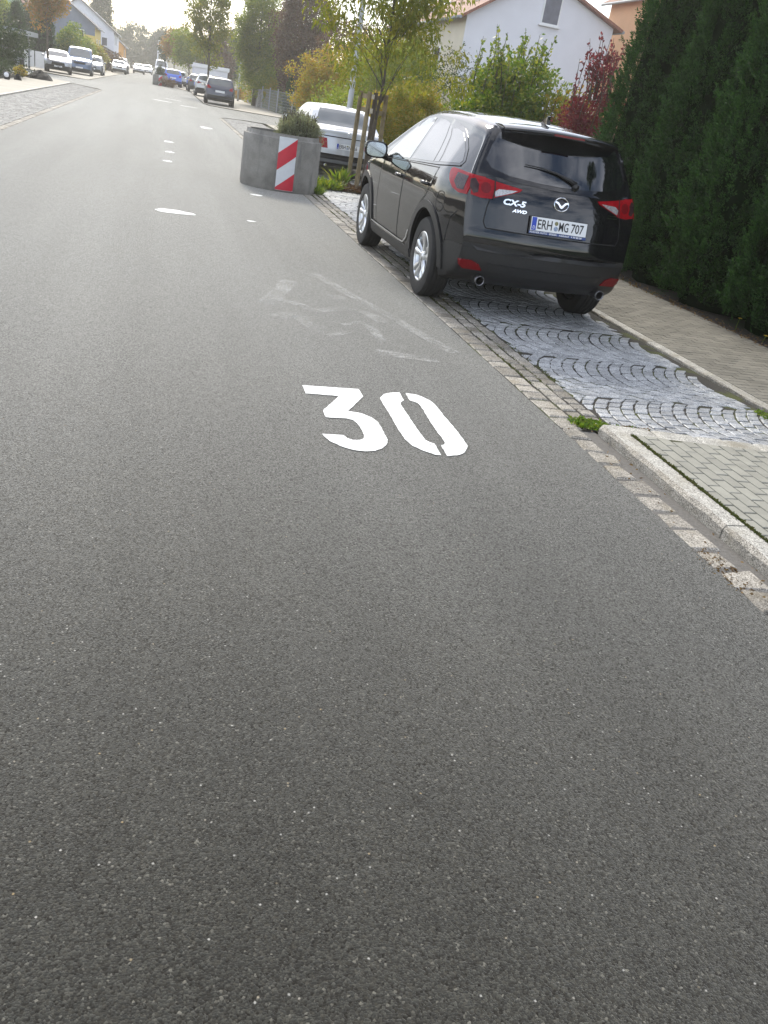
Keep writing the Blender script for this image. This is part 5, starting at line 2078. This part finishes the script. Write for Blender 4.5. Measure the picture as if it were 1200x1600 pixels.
wire_fence([(7.05, 69.3), (7.25, 66.2), (7.45, 63.2), (8.1, 60.6), (9.4, 58.6), (11.4, 57.6), (14, 57.2), (17, 57)], 1.35, 'grey wire mesh fence at the corner of the side street')


# ------------------------------------------------------------------ plants
def unit(v):
    return v / np.maximum(np.linalg.norm(v, axis=1, keepdims=True), 1e-9)


def leaf_quads(P, D, Lg, Wd, r, droop=0.0):
    n = len(P)
    D = unit(D)
    R_ = unit(r.normal(size=(n, 3)))
    Sd = unit(np.cross(D, R_))
    Lg = (Lg * r.uniform(.65, 1.25, size=(n, 1)))
    Wd = (Wd * r.uniform(.7, 1.2, size=(n, 1)))
    mid = P + D * Lg * .45
    tip = P + D * Lg
    tip[:, 2] -= droop * Lg[:, 0]
    V = np.stack([P, mid + Sd * Wd / 2, tip, mid - Sd * Wd / 2], 1).reshape(-1, 3)
    Q = np.arange(4 * n).reshape(-1, 4)
    return V, Q


def lathe_quads(prof, n, wob, r):
    vs, qs = [], []
    for i, (rad, z) in enumerate(prof):
        for j in range(n):
            a = 2 * pi * j / n
            k = 1 + r.uniform(-wob, wob)
            vs.append((rad * k * cos(a), rad * k * sin(a), z))
    for i in range(len(prof) - 1):
        for j in range(n):
            j2 = (j + 1) % n
            qs.append((i * n + j, i * n + j2, (i + 1) * n + j2, (i + 1) * n + j))
    return np.array(vs), np.array(qs)


def thuja_mesh(H, R0, seed, plumes=3400, per=58, ls=.034):
    """dense column of upright feathery sprays"""
    r = np.random.default_rng(seed)

    def rad(z):
        t = z / H
        return R0 * np.clip((1 - t ** 1.45), 0, 1) ** .8 * (0.90 + .12 * np.minimum(1, t * 9))
    z = H * (1 - np.sqrt(1 - r.uniform(0, .985, plumes))) ** 1.0
    z = r.uniform(0.02, .97, plumes) ** 1.15 * H
    ph = r.uniform(0, 2 * pi, plumes)
    lump = 1 + .075 * np.sin(ph * 6 + np.sin(z * 1.1) * .8 + seed) + .05 * np.sin(ph * 13 - z * .9) + .04 * np.sin(z * 5.5 + ph * 3)
    rr = rad(z) * lump * r.uniform(.86, 1.03, plumes)
    C_ = np.stack([rr * np.cos(ph), rr * np.sin(ph), z], 1)
    out = np.stack([np.cos(ph), np.sin(ph), np.zeros(plumes)], 1)
    ax = unit(out * r.uniform(.25, .8, (plumes, 1)) + np.array([0, 0, 1.0]) + r.normal(size=(plumes, 3)) * .22)
    tang = unit(np.cross(ax, out) + r.normal(size=(plumes, 3)) * .35)
    n = plumes * per
    idx = np.repeat(np.arange(plumes), per)
    t = r.uniform(0, 1, n)
    ln = r.uniform(.12, .24, plumes)[idx]
    sp_ = (r.uniform(-1, 1, n) * .055 * (1.15 - t))
    P = C_[idx] + ax[idx] * (t * ln)[:, None] + tang[idx] * sp_[:, None] + r.normal(size=(n, 3)) * .008 - out[idx] * .03
    D = ax[idx] * .8 + tang[idx] * (np.sign(sp_) * r.uniform(.2, 1.0, n))[:, None] + out[idx] * .25 + r.normal(size=(n, 3)) * .25
    V, Q = leaf_quads(P, D, ls, ls * .42, r)
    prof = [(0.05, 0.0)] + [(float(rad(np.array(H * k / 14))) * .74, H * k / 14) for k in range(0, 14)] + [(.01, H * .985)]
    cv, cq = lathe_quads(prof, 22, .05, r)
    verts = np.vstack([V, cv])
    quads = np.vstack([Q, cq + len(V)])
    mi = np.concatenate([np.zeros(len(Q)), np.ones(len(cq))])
    return np_mesh('crown', verts, quads, [LF_thuja, M_tcore], mi)


def thuja(label, loc, me, H, rz=0.0, scale=1.0, grp='tall thujas of the hedge'):
    t = thing('thuja', label, 'conifer', loc, rz, grp)
    t.scale = (scale, scale, scale)
    link(bpy.data.objects.new('crown', me), t)
    mb = MB()
    mb.tube([(0, 0, -.02), (0, 0, H * .3), (0, 0, H * .8)], [.08, .06, .02], 8)
    mb.build('trunk', M_bark, t)
    return t


thA, thB = thuja_mesh(5.5, .80, 3), thuja_mesh(5.2, .79, 9)
TH = [('tall dark thuja at the far end of the hedge, beside the red leaved shrub', 6.70, 12.0, thA, 1.0, .3),
      ('second tall dark thuja of the hedge, right behind the black SUV', 6.76, 10.6, thB, 1.0, 2.1),
      ('third tall dark thuja of the hedge counted from the red leaved shrub', 6.72, 9.25, thA, 1.02, 4.0),
      ('fourth tall dark thuja of the hedge, rising above the sidewalk dandelions', 6.76, 7.95, thB, 1.03, 5.2),
      ('fifth tall dark thuja of the hedge, cut by the right edge of the photo', 6.72, 6.65, thA, 1.0, 1.2),
      ('nearest dark thuja of the hedge, only its left flank at the right edge', 6.76, 5.4, thB, 1.0, 3.1)]
for lb, x, y, me, s_, rz_ in TH:
    thuja(lb, (x, y, 0.02), me, 5.1, rz_, s_)
ths = thuja_mesh(2.6, .42, 21, 420, 26, .085)
for lb, x, y, s_ in (('left one of three small thujas behind the wire fence', 8.25, 63.5, .92), ('middle one of three small thujas behind the wire fence', 9.1, 61.8, 1.0), ('right one of three small thujas behind the wire fence', 10.1, 60.6, 1.05)):
    thuja(lb, (x, y, 0), ths, 2.5, x, s_, 'small thujas behind the fence')


def crown_points(r, n, rx, ry, rz, shell=.55, flat=0.0, asym=.28):
    u = unit(r.normal(size=(n, 3)))
    k = r.uniform(shell, 1.0, (n, 1))
    w = 1 + asym * (np.sin(u[:, 0:1] * 3.1 + r.uniform(0, 6)) * .5 + np.sin(u[:, 1:2] * 4.3 + u[:, 2:3] * 2.7 + r.uniform(0, 6)) * .5)
    p = u * k * w
    if flat:
        p[:, 2] = np.where(p[:, 2] < 0, p[:, 2] * (1 - flat), p[:, 2])
    return p * np.array([rx, ry, rz])


def clump_leaves(cent, cr, per, L_, W_2, r, up=.25, droop=0.0, outw=.6):
    n = len(cent) * per
    idx = np.repeat(np.arange(len(cent)), per)
    u = unit(r.normal(size=(n, 3)))
    k = r.uniform(.2, 1.0, (n, 1)) ** .6
    rad = (cr * r.uniform(.6, 1.3, len(cent)))[idx][:, None]
    P = cent[idx] + u * k * rad * np.array([1, 1, .75])
    D = u * outw + np.array([0, 0, up]) + r.normal(size=(n, 3)) * .55
    D[:, 2] -= droop
    return leaf_quads(P, D, L_, W_2, r, droop * .3)


def woody(mb, base, top, r0, cents, nl, rnd, z0=.25, tip=.006):
    """trunk with limbs reaching the leaf clumps"""
    base, top = Vector(base), Vector(top)
    path, rad = [], []
    for k in range(8):
        t = k / 7
        p = base.lerp(top, t)
        w = .035 * (top - base).length * .3 * (1 - t)
        path.append(p + Vector((rnd.uniform(-w, w), rnd.uniform(-w, w), 0)) * (1 if 0 < k < 7 else 0))
        rad.append(r0 * (1 - .78 * t) * (1.25 if k == 0 else 1))
    mb.tube(path, rad, 9)
    for c in cents[:nl]:
        c = Vector(c)
        h = (c.z - base.z) / max(.1, (top.z - base.z))
        t = min(.96, max(z0, h * .75 + rnd.uniform(-.12, .05)))
        p = base.lerp(top, t)
        mid = p.lerp(c, .5) + Vector((0, 0, .10 * (c - p).length))
        rr = r0 * (1 - .78 * t) * .45
        mb.tube([p, mid, c], [max(rr, tip), max(rr * .55, tip), tip * .6], 6)


def tree(name, label, cat, loc, crown_c, crn, n, per, cr, L_, W_2, mat, r0, seed, top=None, up=.2, droop=0.0, shell=.5, flat=.2, limbs=18, grp=None, asym=.28, extra=None):
    r = np.random.default_rng(seed)
    rnd = random.Random(seed)
    t = thing(name, label, cat, loc, 0, grp)
    cent = crown_points(r, n, *crn, shell=shell, flat=flat, asym=asym) + np.array(crown_c)
    if extra is not None:
        cent = np.vstack([cent, np.array(extra)])
    V, Q = clump_leaves(cent, cr, per, L_, W_2, r, up, droop)
    link(bpy.data.objects.new('crown', np_mesh('crown', V, Q, mat)), t)
    mb = MB()
    woody(mb, (0, 0, -.05), top or (crown_c[0], crown_c[1], crown_c[2] + crn[2] * .7), r0, [tuple(c) for c in cent], limbs, rnd)
    mb.build('trunk', M_bark, t)
    return t


def shrub(name, label, loc, crn, n, per, cr, L_, W_2, mat, seed, stems=7, up=.35, droop=0, shell=.45, grp=None, shoots=0, shoot_h=.6, cat='shrub', asym=.28, core=True):
    r = np.random.default_rng(seed)
    rnd = random.Random(seed)
    t = thing(name, label, cat, loc, 0, grp)
    c0 = np.array([0, 0, crn[2] * 1.02])
    cent = crown_points(r, n, *crn, shell=shell, asym=asym) + c0
    cent[:, 2] = np.maximum(cent[:, 2], .08)
    V, Q = clump_leaves(cent, cr, per, L_, W_2, r, up, droop)
    mb = MB()
    for k in range(stems):
        c = cent[rnd.randrange(len(cent))]
        b = Vector((rnd.uniform(-.2, .2) * crn[0], rnd.uniform(-.2, .2) * crn[1], -.03))
        c = Vector(c)
        mb.tube([b, b.lerp(c, .5) + Vector((0, 0, .1)), c], [.03, .02, .006], 6)
    VV, QQ = [V], [Q]
    nv = len(V)
    for k in range(shoots):
        a = rnd.uniform(0, 2 * pi)
        f = rnd.uniform(.2, .85)
        b = Vector((crn[0] * f * cos(a), crn[1] * f * sin(a), crn[2] * (1.02 + math.sqrt(max(0, 1 - f * f)) * .85)))
        e = b + Vector((rnd.uniform(-.25, .35), rnd.uniform(-.25, .25), rnd.uniform(.45, 1.0))) * shoot_h
        mb.tube([b - Vector((0, 0, .3)), b.lerp(e, .5), e], [.010, .008, .004], 5)
        m = int(16 * shoot_h / .5)
        tt = r.uniform(0, 1, (m, 1))
        P = np.array(b) + (np.array(e) - np.array(b)) * tt + r.normal(size=(m, 3)) * .015
        D = r.normal(size=(m, 3)) * .8 + np.array([0, 0, .35])
        v, q = leaf_quads(P, D, L_ * 1.05, W_2 * 1.05, r)
        VV.append(v)
        QQ.append(q + nv)
        nv += len(v)
    link(bpy.data.objects.new('foliage', np_mesh('foliage', np.vstack(VV), np.vstack(QQ), mat)), t)
    if stems or shoots:
        mb.build('stem', M_bark, t)
    return t


# right side, near to far
shrub('red_shrub', 'dark red leaved shrub with upright shoots between hedge and house', (7.88, 16.6, 0), (.62, .62, 1.42), 190, 42, .20, .075, .042, LF_red, 31, 9, .5, shoots=34, shoot_h=.8)
shrub('hazel_bush', 'big leafy green bush with long shoots in front of the white house', (7.30, 19.8, 0), (1.28, 1.2, 1.50), 420, 60, .27, .085, .058, LF_hazel, 32, 12, .25, shoots=40, shoot_h=.8)
shrub('yellowing_bush', 'lower yellow green bush between the big green bush and the red shrub', (8.35, 18.4, 0), (.85, .85, 1.18), 210, 50, .24, .085, .055, LF_yg, 33, 8, .2, shoots=14, shoot_h=.6)
shrub('round_bush', 'round clipped bush with yellow and orange leaves behind the tree stakes', (6.15, 23.4, 0), (1.0, .95, 1.16), 420, 70, .20, .055, .032, LF_yg, 34, 6, .15, shell=.62, asym=.12)
shrub('golden_bush', 'narrow orange yellow bush at the left of the round clipped bush', (5.45, 24.6, 0), (.42, .5, .95), 70, 40, .18, .06, .035, LF_gold, 35, 4, .15)
shrub('dark_evergreen', 'dark evergreen bush in the gap between the round and the big green bush', (7.75, 25.5, 0), (1.25, 1.2, 1.65), 150, 38, .32, .07, .035, LF_dark, 36, 5, .1)
shrub('silvery_bush', 'grey green bush with fine leaves before the white house wall', (7.35, 23.0, 0), (.62, .62, 1.28), 75, 34, .24, .07, .018, LF_lav, 37, 6, .5, shoots=14, shoot_h=.5)
shrub('laurel_bush', 'glossy green bush behind the near street lamp', (6.4, 33, 0), (1.5, 1.6, .95), 150, 38, .30, .12, .05, LF_mid, 38, 5, .2)
shrub('yellow_bush', 'tall yellow green bush left of the near street lamp', (7.3, 44.5, 0), (1.5, 1.6, 1.75), 300, 60, .34, .11, .07, LF_gold, 39, 6, .15)
tree('plum_tree', 'big dark red leaved tree behind the wire fence', 'tree', (9.15, 66, 0), (0, 0, 4.6), (2.3, 2.3, 4.3), 560, 60, .50, .17, .10, LF_plum, .22, 41, limbs=22)
tree('poplar_tree', 'tall broad green tree left of the dark red one', 'tree', (6.85, 72.5, 0), (0, 0, 4.3), (1.95, 2.0, 4.5), 560, 60, .50, .17, .09, LF_mid, .2, 42, limbs=18)
tree('plum_tree', 'dark reddish tree behind the distant thin street lamp', 'tree', (5.6, 108, 0), (0, 0, 3.3), (2.0, 2.2, 2.9), 200, 40, .55, .24, .14, LF_plum, .18, 43, limbs=10)
tree('conifer', 'slim dark conifer behind the distant thin street lamp', 'conifer', (7.7, 112, 0), (0, 0, 4.1), (1.0, 1.0, 4.0), 120, 40, .45, .24, .10, LF_dark, .14, 44, limbs=8)
shrub('golden_bush', 'yellow bush above the low stone wall', (7.55, 79, 0), (1.0, 2.4, 1.15), 130, 40, .35, .15, .09, LF_gold, 45, 4, .2)
shrub('orange_flower_bed', 'orange flowering plants beside the low stone wall', (6.9, 88, 0), (.6, 2.4, .5), 50, 34, .25, .12, .07, LF_orange, 46, 3, .2, cat='plants')
shrub('hedge_bush', 'green climbing bush growing on the wire fence next to the stone wall', (7.55, 68.2, 0), (.5, 1.0, .95), 90, 40, .24, .12, .07, LF_yg, 47, 4, .2)

# the young street tree between the stakes
ex_ = []
rr_ = random.Random(5)
for k in range(26):
    a = rr_.uniform(0, 2 * pi)
    d_ = rr_.uniform(.7, 1.65)
    ex_.append((d_ * cos(a), d_ * sin(a) * .8, 2.25 + rr_.uniform(-.18, .6) - .12 * d_))
tree('street_tree', 'slender young street tree with loose drooping leaves between the wooden stakes', 'tree', (4.05, 17.85, 0), (0, 0, 3.55), (1.65, 1.45, 1.65), 190, 52, .30, .105, .036, LF_street, .036, 51, top=(.02, .05, 4.8), up=-.1, droop=.55, shell=.35, flat=.25, limbs=30, extra=ex_)
# trees of the far right row
tree('street_tree', 'pale green street tree above the navy hatchback', 'tree', (3.15, 70, 0), (-.1, 0, 5.1), (1.75, 1.8, 3.1), 170, 40, .42, .20, .11, LF_street, .09, 52, limbs=30, flat=.1)
tree('street_tree', 'small autumn coloured street tree beyond the garage', 'tree', (1.3, 118, 0), (0, 0, 4.0), (1.7, 1.7, 2.3), 120, 36, .5, .24, .14, LF_orange, .08, 53, limbs=16)
tree('street_tree', 'rounded green tree in front of the garage roof', 'tree', (2.7, 104, 0), (0, 0, 3.6), (1.9, 1.9, 2.0), 150, 38, .5, .24, .14, LF_mid, .08, 54, limbs=16)
tree('street_tree', 'thin dark street tree in front of the flat roofed building', 'tree', (.35, 128, 0), (0, 0, 3.6), (.9, .9, 2.2), 60, 32, .4, .22, .12, LF_dark, .06, 55, limbs=12)

# left side
tree('street_tree', 'slim street tree with orange crown on the left beside the silver crossover', 'tree', (-7.75, 71.2, 0), (0, 0, 4.55), (1.30, 1.35, 2.2), 170, 42, .38, .17, .10, LF_orange, .10, 61, limbs=26, flat=.05)
tree('maple_tree', 'dark leaved tree in the top left corner', 'tree', (-10.2, 53.5, 0), (0, 0, 4.5), (2.0, 2.2, 2.0), 190, 40, .5, .17, .12, LF_plum, .16, 62, limbs=16)
shrub('dark_shrub', 'large dark green shrub at the left edge by the garden lamps', (-7.75, 49.5, 0), (1.5, 1.8, 1.25), 320, 40, .32, .10, .06, LF_dark, 63, 6, .2)
shrub('juniper', 'low spreading juniper at the left edge under the large dark shrub', (-7.2, 45.6, 0), (.8, 1.3, .42), 90, 40, .24, .09, .03, LF_dark, 64, 3, .25)
shrub('pink_shrub', 'small pinkish shrub at the left edge', (-7.75, 45.0, 0), (.35, .5, .66), 40, 34, .18, .08, .05, LF_red, 65, 3, .3)
shrub('garden_plant', 'small yellow green plant beside the dark soil heap', (-6.95, 51.5, 0), (.35, .6, .24), 26, 32, .16, .10, .05, LF_gold, 66, 0, .4, cat='plant')
thL = thuja_mesh(4.6, 1.15, 71, 620, 30, .11)
thuja('broad dark conifer behind the silver crossover, left of the blue grey house', (-9.4, 84.5, 0), thL, 4.4, 0, 1.0, 'conifers left of the street')
thuja('dark conifer behind the carport roof', (-11.2, 82, 0), thL, 4.4, 2, .95, 'conifers left of the street')
thuja('dark conifer behind the steel blue van', (-8.4, 94, 0), thL, 4.4, 4, .78, 'conifers left of the street')
shrub('ivy_hedge', 'bright green rounded hedge behind the steel blue van', (-7.95, 90, 0), (1.1, 2.4, 1.75), 240, 40, .40, .17, .12, LF_hazel, 67, 4, .1, shell=.7)
shrub('ivy_hedge', 'sloping dark green hedge before the yellow house wall', (-7.9, 103, 0), (1.2, 2.6, 1.5), 200, 40, .42, .18, .12, LF_mid, 68, 4, .1, shell=.7)
shrub('garden_shrub', 'light green shrub right of the grey estate car', (-7.1, 112, 0), (1.4, 2.2, 1.25), 130, 38, .42, .2, .12, LF_yg, 69, 4, .2)
shrub('garden_shrub', 'reddish shrub by the lean-to on the left', (-6.5, 132, 0), (1.6, 3.0, 1.05), 120, 38, .45, .24, .14, LF_plum, 70, 4, .2)
tree('poplar_tree', 'tall slim poplar rising above the left houses', 'tree', (-10.6, 178, 0), (0, 0, 8.2), (1.9, 1.9, 7.8), 300, 40, .75, .38, .2, LF_far, .25, 72, limbs=10)
for lb, x, y, h_, w_2, mt in (('wide grey green tree far behind the orange house', -7.5, 250, 10.0, 5.5, LF_far), ('rounded far tree left of centre at the end of the street', -2.8, 262, 8.8, 4.6, LF_far), ('low far tree behind the white delivery van', 1.5, 266, 9.4, 4.2, LF_dark),
                          ('dark upright far tree next to the flat roofed building', -1.0, 240, 10.2, 1.9, LF_dark), ('second upright far tree above the flat roofed building', 3.6, 262, 10.4, 2.4, LF_far), ('far tree at the left behind the roofs', -14.5, 262, 9.5, 6.0, LF_far), ('far tree right of the flat roofed building', 9.5, 246, 9.0, 4.2, LF_far), ('far bushy tree right behind the garage', 14, 200, 8.6, 5.0, LF_mid), ('wide far tree behind the big dark red tree', 17, 150, 9.5, 6.5, LF_mid)):
    tree('far_tree', lb, 'tree', (x, y, 0), (0, 0, h_ * .52), (w_2, w_2, h_ * .48), 150, 34, 1.0, .55, .36, mt, .25, int(abs(x) * 10 + y), limbs=6, grp='trees at the end of the street')

# lavender in the planter
shrub('lavender', 'grey green lavender bush growing in the concrete planter', (2.34, 16.14, .68), (.46, .38, .26), 420, 40, .075, .05, .011, LF_lav, 81, 14, .55, shell=.5, cat='plant', shoots=70, shoot_h=.14)
shrub('lavender', 'dark green plant in the far concrete planter', (-.10, 90.6, .70), (.45, .4, .45), 60, 30, .16, .10, .04, LF_dark, 82, 5, .6, cat='plant')
shrub('bed_plants', 'low reddish plants at the kerb in front of the bright blue hatchback', (.55, 89.0, 0), (.9, 1.6, .35), 60, 30, .2, .12, .06, LF_plum, 83, 3, .4, cat='plants')


# grass, weeds, leaves, flowers
def tuft(name, label, loc, rx, ry, h, n, mat, seed, cat='weed', grp=None, wd=.009, lean=.55):
    r = np.random.default_rng(seed)
    rad_ = np.sqrt(r.uniform(0, 1, n)) * (1 + .25 * np.sin(r.uniform(0, 6)))
    an_ = r.uniform(0, 2 * pi, n)
    P = np.stack([rad_ * rx * np.cos(an_), rad_ * ry * np.sin(an_), np.zeros(n)], 1)
    D = np.stack([r.normal(0, lean, n), r.normal(0, lean, n), np.ones(n)], 1)
    V, Q = leaf_quads(P, D, h, wd, r, .25)
    o = link(bpy.data.objects.new(name, np_mesh(name, V, Q, mat)))
    o.location = loc
    tag(o, label, cat, grp)
    return o


tuft('weed_clump', 'bright green weed clump at the corner of the kerb stone', (2.66, 4.60, .0), .12, .09, .045, 300, LF_grass, 91, wd=.016, lean=1.1)
tuft('weed_clump', 'brownish green weeds between the kerb corner and the pale end setts', (2.86, 4.50, .0), .20, .08, .05, 300, LF_grass, 92, wd=.013, lean=1.2)
tuft('weed_clump', 'dry brownish leaves of weeds on the setts near the kerb corner', (2.95, 4.56, .0), .16, .06, .035, 120, LF_dry, 93, wd=.016, lean=1.2)
tuft('weed_clump', 'brownish moss and weeds in the gutter at the right photo edge', (2.45, 2.80, -.01), .07, .16, .022, 240, LF_dry, 94, wd=.012, lean=1.0)
tuft('weed_clump', 'grassy weeds at the near foot of the concrete planter', (2.72, 16.05, .0), .16, .40, .20, 330, LF_grass, 95, wd=.018, lean=.6)
tuft('weed_clump', 'leafy yellow green weeds in the tree pit beside the planter', (3.05, 17.15, .0), .35, .35, .26, 420, LF_hazel, 96, wd=.03, lean=.6)
tuft('weed_clump', 'tall single leafy weed beside the wooden stakes', (3.45, 17.75, .0), .12, .12, .48, 60, LF_hazel, 97, wd=.045, lean=.35)
tuft('weed_clump', 'reddish brown low plants round the foot of the stakes', (3.75, 17.30, .0), .42, .30, .20, 520, LF_plum, 98, wd=.03, lean=.8)
tuft('weed_clump', 'weeds with grass blades where the rear kerb meets the hedge bed', (4.34, 4.95, .0), .09, .22, .05, 260, LF_grass, 99, wd=.010, lean=.9)
tuft('weed_clump', 'grass patch at the hedge foot under the dandelions', (5.98, 6.85, .03), .14, .32, .10, 300, LF_grass, 100, wd=.012, lean=.9)


def scatter(name, label, cat, x0, x1, y0, y1, n, L_, W_2, mat, seed, z=.035, up=.15, kind='stuff'):
    r = np.random.default_rng(seed)
    P = np.stack([r.uniform(x0, x1, n), r.uniform(y0, y1, n), np.full(n, z) + r.uniform(0, .01, n)], 1)
    D = np.stack([r.normal(size=n), r.normal(size=n), r.normal(0, up, n)], 1)
    V, Q = leaf_quads(P, D, L_, W_2, r)
    o = link(bpy.data.objects.new(name, np_mesh(name, V, Q, mat)))
    o['kind'] = kind
    return tag(o, label, cat)


scatter('leaf_litter', 'dry leaf litter along the foot of the dark hedge', 'litter', 5.86, 6.12, 4.2, 14, 900, .035, .018, LF_dry, 111)
scatter('leaf_litter', 'few dry leaves and twigs caught in the gutter by the kerb', 'litter', 2.44, 2.66, 1.2, 4.5, 70, .022, .010, LF_dry, 112, .004)
# moss between the gutter side rows of setts, as small cushions in the joints
r_ = np.random.default_rng(5)
Pm, = [np.vstack([np.stack([r_.choice([2.583, 2.583, 2.695, 2.80, 2.83], 9000) + r_.normal(0, .006, 9000), r_.uniform(4.5, 16.8, 9000), np.full(9000, .001)], 1),
                  np.stack([2.79 + r_.normal(0, .006, 4200), r_.uniform(1.5, 4.3, 4200), np.full(4200, .058)], 1)])]
keep = np.sin(Pm[:, 1] * 3.3 + 1) + np.sin(Pm[:, 1] * 7.1) * .8 + r_.normal(0, .5, len(Pm)) > .2
keep[9000:] = True
Pm = Pm[keep]
V, Q = leaf_quads(Pm, np.stack([r_.normal(size=len(Pm)), r_.normal(size=len(Pm)), np.full(len(Pm), .9)], 1), .014, .008, r_)
o = link(bpy.data.objects.new('moss', np_mesh('moss', V, Q, M_moss)))
o['kind'] = 'stuff'
tag(o, 'moss growing in the joints along the edge setts and kerb', 'moss')


def dandelion(x, y, h, label):
    t = thing('dandelion', label, 'flower', (x, y, .03), random.uniform(0, 6), 'dandelions at the foot of the hedge')
    mb = MB()
    mb.tube([(0, 0, 0), (.01, .005, h * .6), (.015, .0, h)], [.0035, .003, .003], 6)
    mb.build('stem', LF_grass, t)
    mb = MB()
    for k in range(30):
        a = 2 * pi * k / 30 * 2.4
        rr = .026 * (1 - .5 * (k // 15))
        c = Vector((.015, 0, h))
        d = Vector((cos(a), sin(a), .25 + .5 * (k // 15)))
        s = Vector((-sin(a), cos(a), 0)) * .006
        mb.add([c, c + d * rr * .6 + s, c + d * rr, c + d * rr * .6 - s], [(0, 1, 2, 3)])
    mb.build('flower_head', M_petal, t, fix=False)


dandelion(5.90, 6.98, .14, 'largest yellow dandelion in front of the dark hedge')
dandelion(6.0, 7.95, .13, 'small yellow dandelion farther along the hedge, nearer the car')
dandelion(6.0, 6.35, .12, 'small pale yellow dandelion right of the largest one')
dandelion(5.98, 7.45, .08, 'tiny yellow dandelion close to the ground between the others')

# garden lamps and soil heap on the left
for lb, x, y in (('left one of two black garden lamps with bright lens', -7.05, 43.2), ('right one of two black garden lamps with bright lens', -6.42, 43.9)):
    t = thing('garden_lamp', lb, 'garden lamp', (x, y, .046), 0, 'garden lamps by the left pavement')
    mb = MB()
    mb.lathe([(.001, .30), (.12, .29), (.14, .22), (.13, .04), (.10, 0)], 20, 0, 'z', True)
    mb.build('housing', M_plast, t)
    mb = MB()
    mb.lathe([(.001, -.145), (.085, -.14), (.10, -.125)], 20, 0, 'y', True, Matrix.Translation((0, 0, .18)))
    mb.build('lens', M_letw, t)


def heap(name, label, cat, loc, rx, ry, h, mat, seed):
    r = random.Random(seed)
    n, m = 22, 7
    vs, fs = [], []
    for i in range(m):
        t = i / (m - 1)
        for j in range(n):
            a = 2 * pi * j / n
            k = (1 - t) * (1 + .14 * sin(3 * a + seed) + r.uniform(-.06, .06))
            vs.append((rx * k * cos(a), ry * k * sin(a), h * (1 - (1 - t) ** 1.7) + (r.uniform(-.03, .03) if i else 0)))
    for i in range(m - 1):
        for j in range(n):
            fs.append((i * n + j, i * n + (j + 1) % n, (i + 1) * n + (j + 1) % n, (i + 1) * n + j))
    mb = MB()
    mb.add(vs, fs, 0, False)
    o = mb.build(name, mat)
    o.location = loc
    return tag(o, label, cat)


heap('soil_heap', 'dark heap of garden soil on the left pavement', 'soil heap', (-5.95, 51.5, .04), .62, 1.1, .42, M_dirt, 3)
heap('dark_stone', 'dark round stone next to the garden lamps', 'stone', (-6.15, 45.2, .04), .17, .2, .26, M_dirt, 4)


# more of the dark planting behind the carport
for lb, x, y, a, b_, h_, mt, sd_ in (('dark green tree mass behind the carport roof, left part', -15.5, 84, 2.6, 2.4, 2.5, LF_dark, 141), ('dark green bush between carport and orange tree', -11.6, 90, 1.9, 2.2, 2.3, LF_dark, 142), ('mid green bush above the carport roof', -14.5, 92, 2.4, 2.2, 2.9, LF_mid, 143)):
    shrub('tall_bush', lb, (x, y, 0), (a, b_, h_), 200, 38, .5, .2, .13, mt, sd_, 5, .2, grp='bushes behind the carport')

# planting that fills the gap behind the near street lamp
shrub('tall_bush', 'tall green bush right of the near street lamp, behind the young street tree', (9.0, 38.0, 0), (1.9, 1.8, 2.1), 260, 60, .36, .12, .08, LF_mid, 151, 6, .15, grp='bushes behind the street lamp')
shrub('tall_bush', 'leafy yellow green bush left of the white house corner', (10.6, 44.0, 0), (2.0, 2.0, 2.5), 260, 60, .4, .13, .09, LF_yg, 152, 6, .15, grp='bushes behind the street lamp')
shrub('tall_bush', 'dark leaved bush between the near street lamp and the dark red tree', (10.6, 55.0, 0), (2.2, 2.0, 3.0), 260, 50, .45, .16, .1, LF_plum, 153, 6, .15, grp='bushes behind the street lamp')
shrub('tall_bush', 'green bush between the tall green tree and the wire fence', (8.3, 70.5, 0), (1.4, 1.6, 1.5), 140, 50, .4, .16, .1, LF_mid, 154, 6, .15, grp='bushes behind the street lamp')
# woods closing the horizon
r_ = np.random.default_rng(77)
nC = 900
cx_ = r_.uniform(-165, 165, nC)
cent_ = np.stack([cx_, 330 + r_.normal(0, 10, nC) - np.abs(cx_) * .5, r_.uniform(.5, 1, nC) * (6.0 + 2.5 * np.sin(cx_ * .11) + 1.5 * np.sin(cx_ * .37)) * r_.uniform(.2, 1.1, nC)], 1)
V, Q = clump_leaves(cent_, 1.7, 26, 1.3, .9, r_, .2)
o = link(bpy.data.objects.new('woods', np_mesh('woods', V, Q, LF_far)))
o['kind'] = 'stuff'
tag(o, 'far woods closing the horizon behind the houses', 'woods')

# ------------------------------------------------------------------ air
hz = MB()
hz.box(-175, 175, -45, 485, -1.1, 19.0)
M_haze = bpy.data.materials.new('haze')
M_haze.use_nodes = True
ht = M_haze.node_tree
ht.nodes.clear()
ho = ht.nodes.new('ShaderNodeOutputMaterial')
hv = ht.nodes.new('ShaderNodeVolumePrincipled')
hv.inputs['Color'].default_value = (1.0, 0.98, 0.94, 1)
hv.inputs['Density'].default_value = 0.0011
hv.inputs['Anisotropy'].default_value = 0.55
ht.links.new(hv.outputs['Volume'], ho.inputs['Volume'])
o = hz.build('haze', M_haze)
o['kind'] = 'stuff'
